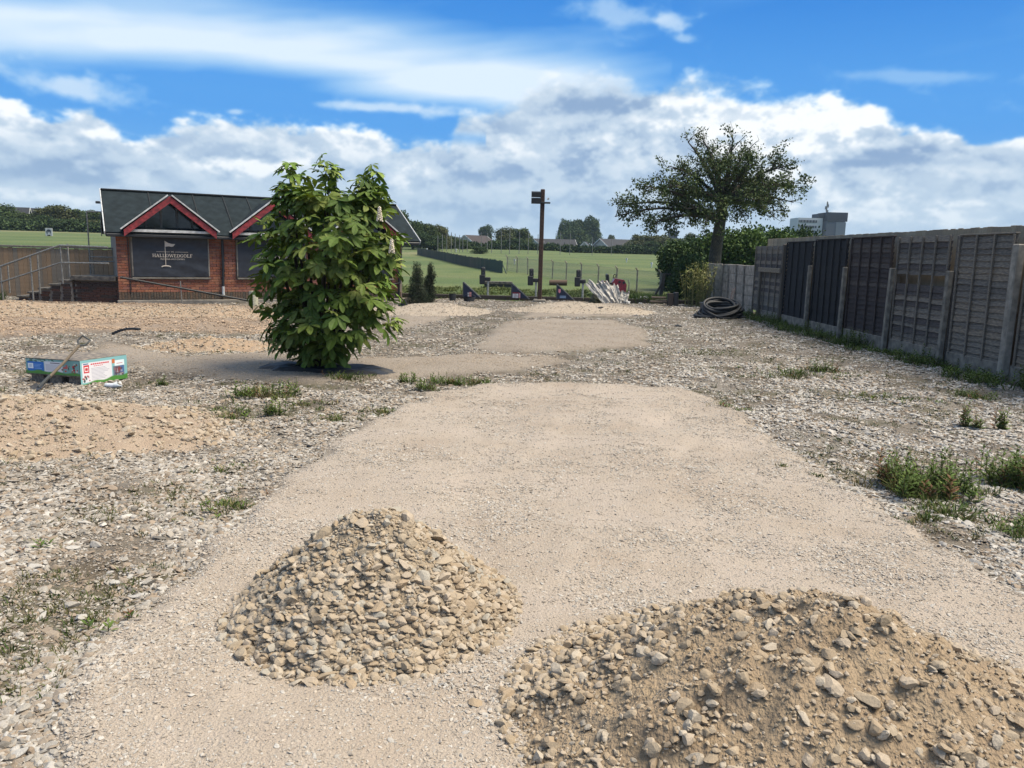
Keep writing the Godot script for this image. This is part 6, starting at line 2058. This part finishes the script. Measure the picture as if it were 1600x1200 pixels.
	m = MB.new(); m.tube([Vector3(-0.09, 0, 0), Vector3(-0.085, 0, 0), Vector3(0.05, 0, 0.006), Vector3(0.08, 0, 0.008), Vector3(0.1, 0, 0.009)], [0.022, 0.03, 0.03, 0.015, 0.012], 14); part(b, "body", m.mesh(), mat(Color(0.4, 0.44, 0.47), 0.3))
	m = MB.new(); m.tube([Vector3(0.098, 0, 0.009), Vector3(0.118, 0, 0.01)], 0.014, 12); part(b, "cap", m.mesh(), MT.white)
	m = MB.new(); m.tube([Vector3(-0.06, 0, 0.001), Vector3(0.02, 0, 0.005)], 0.0306, 14, false); part(b, "wrapper", m.mesh(), mat(Color(0.5, 0.53, 0.58), 0.5))
	bt = gp(184, 600); bt.y = gh(bt.x, bt.z) + 0.03
	m = MB.new()
	for k in 7: m.trio(Vector3(cos(k), R(-0.3, 0.6), sin(k)) * 0.05, Vector3(cos(k + 1.0), R(-0.3, 0.8), sin(k + 1.0)) * 0.05, Vector3(0, 0.02, 0.0), Vector3(0, -1, 0))
	solo("plastic_scrap", "crumpled white plastic scrap beside the lying bottle", "scrap", m, MT.white, bt)

func tube_mesh(pts, rad, seg := 8):
	var m = MB.new(); m.tube(pts, rad, seg); return m.mesh()

# ---------------------------------------------------------------- clutter at the end of the lot
func build_clutter():
	# coil of black pipe
	var c = gp(1127, 494); c = zp(1127, 492, 22.4); c.y = gh(c.x, c.z)
	var o = thing("pipe_coil", "large coil of black plastic pipe by the concrete fence", "pipe coil", c)
	var hs = mat(Color(0.012, 0.015, 0.019), 0.6, TX.blotch, Vector3.ONE * 2.0)
	for k in 13:
		var pts = []
		var rx = R(0.36, 0.68); var rz = R(0.22, 0.48)
		var ox = R(-0.1, 0.1); var y0 = 0.05 + k * 0.028; var tl = R(-0.12, 0.12); var tz = R(-0.34, -0.02)
		for i in 33:
			var a = TAU * i / 32.0
			pts.append(Vector3(ox + cos(a) * rx, maxf(0.04, y0 + tl * cos(a) + tz * sin(a) * 0.6), sin(a) * rz))
		part(o, "loop", tube_mesh(pts, 0.042, 10), hs)
	c = zp(1107, 476, 22.9); c.y = gh(c.x, c.z)
	o = thing("black_crate", "black plastic crate standing behind the pipe coil", "crate", c)
	var m = MB.new()
	for s in [-1.0, 1.0]:
		m.box(xf(Vector3(s * 0.2, 0.24, 0)), Vector3(0.02, 0.3, 0.3)); m.box(xf(Vector3(0, 0.24, s * 0.15)), Vector3(0.4, 0.3, 0.02))
	m.box(xf(Vector3(0, 0.1, 0)), Vector3(0.4, 0.02, 0.3)); part(o, "body", m.mesh(), MT.rubber)
	m = MB.new(); m.bbox(xf(Vector3(0, 0.39, 0)), Vector3(0.46, 0.04, 0.36), 0.01); part(o, "rim", m.mesh(), MT.black)
	for x in [-0.06, 0.06]:
		m = MB.new(); m.box(xf(Vector3(x, 0.2, 0.163)), Vector3(0.08, 0.04, 0.004)); part(o, "sticker", m.mesh(), mat(Color(0.45, 0.47, 0.48), 0.6))
	for k in 3:
		m = MB.new(); m.box(xf(Vector3(0, 0.05 - 0.0 , -0.1 + k * 0.1)), Vector3(0.4, 0.1, 0.05)); part(o, "foot", m.mesh(), MT.black)
	# rake handles against the fence
	for q in [[1138, 473, 1146, 450, "thin bent rod leaning on the concrete planks"], [1142, 472, 1149, 449, "second thin rod leaning on the concrete planks"]]:
		var a = zp(q[0], q[1], 23.6); var b = zp(q[2], q[3], 24.2)
		a.y = 0.1 if a.y > 0.1 else a.y
		solo("leaning_rod", q[4], "rod", tube_mesh([Vector3.ZERO, (b - a) * 0.6 + Vector3(0, 0.03, 0), b - a], 0.014, 6), mat(Color(0.09, 0.06, 0.05), 0.7), a, "rods leaning on the concrete fence")
	# dark stump posts before the bamboo
	c = zp(1047, 475, 27.4); c.y = 0.0
	o = thing("sleeper_stump", "short dark upright timber sleepers before the bamboo", "stump", c)
	m = MB.new(); m.bbox(xf(Vector3(0, 0.2, 0)), Vector3(0.2, 0.46, 0.15), 0.015); part(o, "post", m.mesh(), mat(Color(0.06, 0.045, 0.038), 0.9, TX.wood, Vector3(8, 1, 8)))
	m = MB.new(); m.bbox(xf(Vector3(0.19, 0.22, 0.0)), Vector3(0.16, 0.5, 0.18), 0.015); part(o, "post", m.mesh(), MT.black)
	m = MB.new(); m.bbox(Transform3D(Basis(Vector3.UP, 0.1), Vector3(-0.4, 0.12, -0.15)), Vector3(0.6, 0.06, 0.14), 0.01); part(o, "plank", m.mesh(), mat(Color(0.17, 0.13, 0.1), 0.9, TX.wood, Vector3(1, 8, 8)))
	m = MB.new(); m.bbox(Transform3D(Basis(Vector3.UP, -0.1), Vector3(-0.38, 0.26, -0.2)), Vector3(0.5, 0.06, 0.14), 0.01); part(o, "plank", m.mesh(), mat(Color(0.2, 0.15, 0.11), 0.9, TX.wood, Vector3(1, 8, 8)))
	# crumpled corrugated sheets
	var sm = mat(Color(0.62, 0.59, 0.53), 0.75, TX.blotch, Vector3.ONE * 1.6)
	var k = 0
	for q in [[951, 469, 0.95, -0.62, "lowest fanned sheet against the dark sacking"], [957, 469, 0.85, -0.5, "second fanned sheet"], [962, 468, 0.80, -0.36, "third fanned sheet, widest of the fan"], [966, 468, 0.66, -0.16, "short upright sheet of the fan"], [974, 469, 0.42, 0.12, "small pale sheet ending the fan"]]:
		c = zp(q[0], q[1], 27.2 + 0.12 * k); c.y = 0.02
		o = thing("corrugated_sheet", "crumpled off white corrugated sheet, " + q[4], "sheet", c, "crumpled corrugated sheets")
		m = MB.new()
		var N = 12; var Wn = 8
		var f = func(t, w):
			var x = (w - 0.5) * (0.26 if k < 4 else 0.3)
			var l = t * q[2]
			var p = Vector3(x, l, 0.0)
			p.z = -0.35 * l * l + 0.008 * sin(w * TAU * 1.5) + 0.07 * nz.get_noise_2d(t * 2.6 + k * 5.0, w * 1.6)
			p.x += 0.07 * nz.get_noise_2d(t * 2.0 + k * 9.0, 4.0) * t
			p.y *= 1.0 + 0.22 * nz.get_noise_2d(w * 3.0, k * 4.0)
			return Basis(Vector3(0, 0, 1), -q[3] * 1.15) * p + Vector3(q[3] * 0.12 * t, 0, 0)
		for i in N:
			for j in Wn:
				m.quado(f.call(float(i) / N, float(j) / Wn), f.call(float(i + 1) / N, float(j) / Wn), f.call(float(i + 1) / N, float(j + 1) / Wn), f.call(float(i) / N, float(j + 1) / Wn), Vector3(0, 0, -9))
		o.rotation.y = R(-0.2, 0.3)
		part(o, "sheet", m.mesh(), sm)
		k += 1
	# dark sacking
	c = zp(930, 470, 27.6); c.y = 0.0
	var ml = MB.new()
	var ring = 14
	for i in 6:
		for j in ring:
			var q = []
			for w in [[i, j], [i + 1, j], [i + 1, j + 1], [i, j + 1]]:
				var t = w[0] / 6.0; var a = TAU * (w[1] % ring) / ring
				var rr = 0.24 * (1.0 - t * t * 0.75) * (1.0 + 0.25 * nz.get_noise_2d(cos(a) * 2.0, sin(a) * 2.0 + t * 3.0))
				q.append(Vector3(cos(a) * rr + t * 0.1, t * 0.48, sin(a) * rr))
			ml.quado(q[0], q[1], q[2], q[3], Vector3(0, 0.2, 0))
	solo("sacking", "dark olive sack slumped beside the corrugated sheets", "sack", ml, mat(Color(0.05, 0.055, 0.03), 0.95, TX.blotch, Vector3.ONE * 3.0), c)
	# red ride-on mower behind
	c = zp(957, 466, 28.9); c.y = field_y(c.x, c.z)
	o = thing("ride_on_mower", "red ride on mower parked behind the crumpled sheets", "mower", c)
	var red = mat(Color(0.33, 0.035, 0.055), 0.35, TX.blotch, Vector3.ONE * 2.0)
	m = MB.new(); m.prism([Vector2(0.0, 0.38), Vector2(0.5, 0.34), Vector2(0.52, 0.62), Vector2(0.42, 0.80), Vector2(0.08, 0.84), Vector2(0.0, 0.7)], xf(Vector3(-0.05, 0, 0)), 0.5); part(o, "bonnet", m.mesh(), red)
	m = MB.new(); m.prism([Vector2(-0.5, 0.36), Vector2(-0.22, 0.36), Vector2(-0.25, 0.68), Vector2(-0.38, 0.76), Vector2(-0.5, 0.6)], xf(Vector3(0, 0, 0)), 0.62); part(o, "rear_cowl", m.mesh(), red)
	m = MB.new(); m.bbox(Transform3D(Basis(Vector3(0, 0, 1), 0.12), Vector3(-0.22, 0.82, 0)), Vector3(0.1, 0.36, 0.4), 0.03); m.bbox(xf(Vector3(-0.1, 0.66, 0)), Vector3(0.3, 0.1, 0.4), 0.03); part(o, "seat", m.mesh(), MT.black)
	m = MB.new(); m.bbox(xf(Vector3(-0.02, 0.3, 0)), Vector3(1.0, 0.14, 0.56), 0.03); part(o, "chassis", m.mesh(), MT.frame)
	for w in [[-0.42, 0.25, 0.3], [-0.42, 0.25, -0.3], [0.38, 0.18, 0.28], [0.38, 0.18, -0.28]]:
		m = MB.new(); m.tube([Vector3(w[0], w[1], w[2] - 0.08), Vector3(w[0], w[1], w[2] - 0.05), Vector3(w[0], w[1], w[2] + 0.05), Vector3(w[0], w[1], w[2] + 0.08)], [w[1] * 0.85, w[1], w[1], w[1] * 0.85], 20)
		var wh = part(o, "wheel", m.mesh(), MT.rubber)
		m = MB.new(); m.tube([Vector3(w[0], w[1], w[2] + 0.07 * signf(w[2])), Vector3(w[0], w[1], w[2] + 0.085 * signf(w[2]))], w[1] * 0.5, 14); part(wh, "rim", m.mesh(), MT.white)
	part(o, "steering_wheel", tube_mesh(ring_pts(Vector3(0.04, 0.92, 0), 0.15), 0.014), MT.black)
	part(o, "exhaust", tube_mesh([Vector3(0.52, 0.8, 0.2), Vector3(0.56, 0.7, 0.2), Vector3(0.56, 0.3, 0.2)], 0.02), MT.galv)
	part(o, "front_light", tube_mesh([Vector3(0.2, 0.72, 0.24), Vector3(0.2, 0.72, 0.262)], 0.05, 12), MT.black)
	part(o, "front_light", tube_mesh([Vector3(0.36, 0.7, 0.24), Vector3(0.36, 0.7, 0.262)], 0.05, 12), MT.black)
	# weeds and scraps right of the sheets
	k = 0
	for q in [[984, 462, 0.16, "white plastic scrap lying in weeds beside the sheets"], [1008, 455, 0.2, "white rag caught on the wire fence foot"], [990, 464, 0.22, "pale bluish sheeting scrap in the weeds"], [1001, 468, 0.08, "small white lump at the gravel edge"], [980, 471, 0.12, "pale torn scrap at the foot of the last sheet"]]:
		c = zp(q[0], q[1], 28.6 if q[1] < 466 else 27.6); c.y = maxf(field_y(c.x, c.z), 0.0) + (0.12 if k == 1 else 0.03)
		m = MB.new()
		for j in 14:
			var a = j * 0.9
			m.trio(Vector3(cos(a), R(-0.1, 0.6), sin(a)) * q[2], Vector3(cos(a + 1.2), R(-0.1, 0.6), sin(a + 1.2)) * q[2], Vector3(R(-0.3, 0.3), R(0.2, 0.7), R(-0.3, 0.3)) * q[2], Vector3(0, -1, 0))
		solo("scrap_sheet", q[3], "scrap", m, mat(Color(0.55, 0.56, 0.56) if k != 2 else Color(0.3, 0.38, 0.4), 0.6), c)
		k += 1
	for q in [[990, 470, "tangle of green weeds beside the corrugated sheets"], [1015, 470, "tangle of green weeds at the timber corner post"]]:
		c = zp(q[0], q[1], 28.7); c.y = field_y(c.x, c.z)
		o = thing("weed_clump", q[2], "weed", c)
		m = MB.new(); blades(m, Vector3.ZERO, 500, 0.55, 0.12, 0.36, 0.7, Color(0.05, 0.09, 0.025), Color(0.09, 0.13, 0.04), 0.014); part(o, "blades", m.mesh(), MT.grass)
	var dk = thing("weed_clump", "dark grass clump at the foot of the brick steps", "weed", Vector3(-14.9, 0, -21.6))
	m = MB.new(); blades(m, Vector3.ZERO, 500, 0.6, 0.12, 0.4, 0.6, Color(0.035, 0.06, 0.02), Color(0.06, 0.09, 0.03), 0.012); part(dk, "blades", m.mesh(), MT.grass)
	# bits on the ground
	c = gp(195, 525); c.y = gh(c.x, c.z)
	m = MB.new()
	for i in 10:
		var t = i / 10.0; var t2 = (i + 1) / 10.0
		var h0 = 0.03 + 0.05 * sin(t * PI); var h1 = 0.03 + 0.05 * sin(t2 * PI)
		m.box(Transform3D(Basis(Vector3(0, 0, 1), 0.15 - 0.2 * t), Vector3(-0.27 + 0.55 * (t + t2) * 0.5, h0 + 0.1 * t, 0)), Vector3(0.06, 0.035, 0.12 - 0.06 * absf(t - 0.5)))
	solo("rubber_strip", "black rubber strip lying on the gravel beyond the box", "strip", m, MT.rubber, c)
	c = gp(631, 486); c.y = gh(c.x, c.z) + 0.02
	m = MB.new(); m.tube([Vector3(0, 0, 0), Vector3(0, 0.03, 0), Vector3(0.01, 0.03, 0), Vector3(0.02, 0.16, 0), Vector3(0.02, 0.2, 0)], [0.17, 0.16, 0.11, 0.03, 0.012], 12)
	solo("black_cone", "small black rubber cone on the pale gravel mound", "cone", m, MT.rubber, c + Vector3(0, 0.1, 0))
	for q in [[707, 473, 0.13, 0.26, "dark plastic bucket at the lot edge near the conifers"], [733, 474, 0.22, 0.14, "low dark tub in front of the first bay divider"]]:
		c = zp(q[0], q[1], 26.8); c.y = gh(c.x, c.z)
		o = thing("dark_bucket", q[4], "bucket", c)
		m = MB.new(); m.tube([Vector3(0, 0, 0), Vector3(0, q[3], 0), Vector3(0, q[3] * 0.6, 0)], [q[2] * 0.8, q[2], q[2] * 0.85], 14); part(o, "body", m.mesh(), MT.rubber)
		var hp = []
		for i in 9: hp.append(Vector3(cos(PI * i / 8.0) * q[2], q[3] + sin(PI * i / 8.0) * q[2] * 0.4, 0))
		part(o, "handle", tube_mesh(hp, 0.008, 6), MT.black)
	k = 0
	for q in [[1059, 511, 0.09, "dark flat stone on the white stones before the coil"], [937, 494, 0.08, "dark clod on the pale gravel mound"], [742, 1118, 0.026, "lone brown stone between the two stone heaps"], [690, 940, 0.0, ""]]:
		if q[2] == 0.0: continue
		c = gp(q[0], q[1]); c.y = gh(c.x, c.z) + q[2] * (0.3 if k != 1 else 0.3)
		if k == 1: c.y += 0.17
		var s = part(self, "loose_stone", MT.rocks[k + 3], MT.stones[3] if k == 2 else MT.rubber, Transform3D(Basis(Vector3.UP, k * 1.0).scaled(Vector3(q[2], q[2] * 0.55, q[2])), c), q[3])
		s.set_meta("category", "stone")
		k += 1

func ring_pts(c, r):
	var p = []
	for i in 17: p.append(c + Vector3(cos(TAU * i / 16.0) * r * 0.3, sin(TAU * i / 16.0) * r * 0.5, sin(TAU * i / 16.0) * r) )
	return p
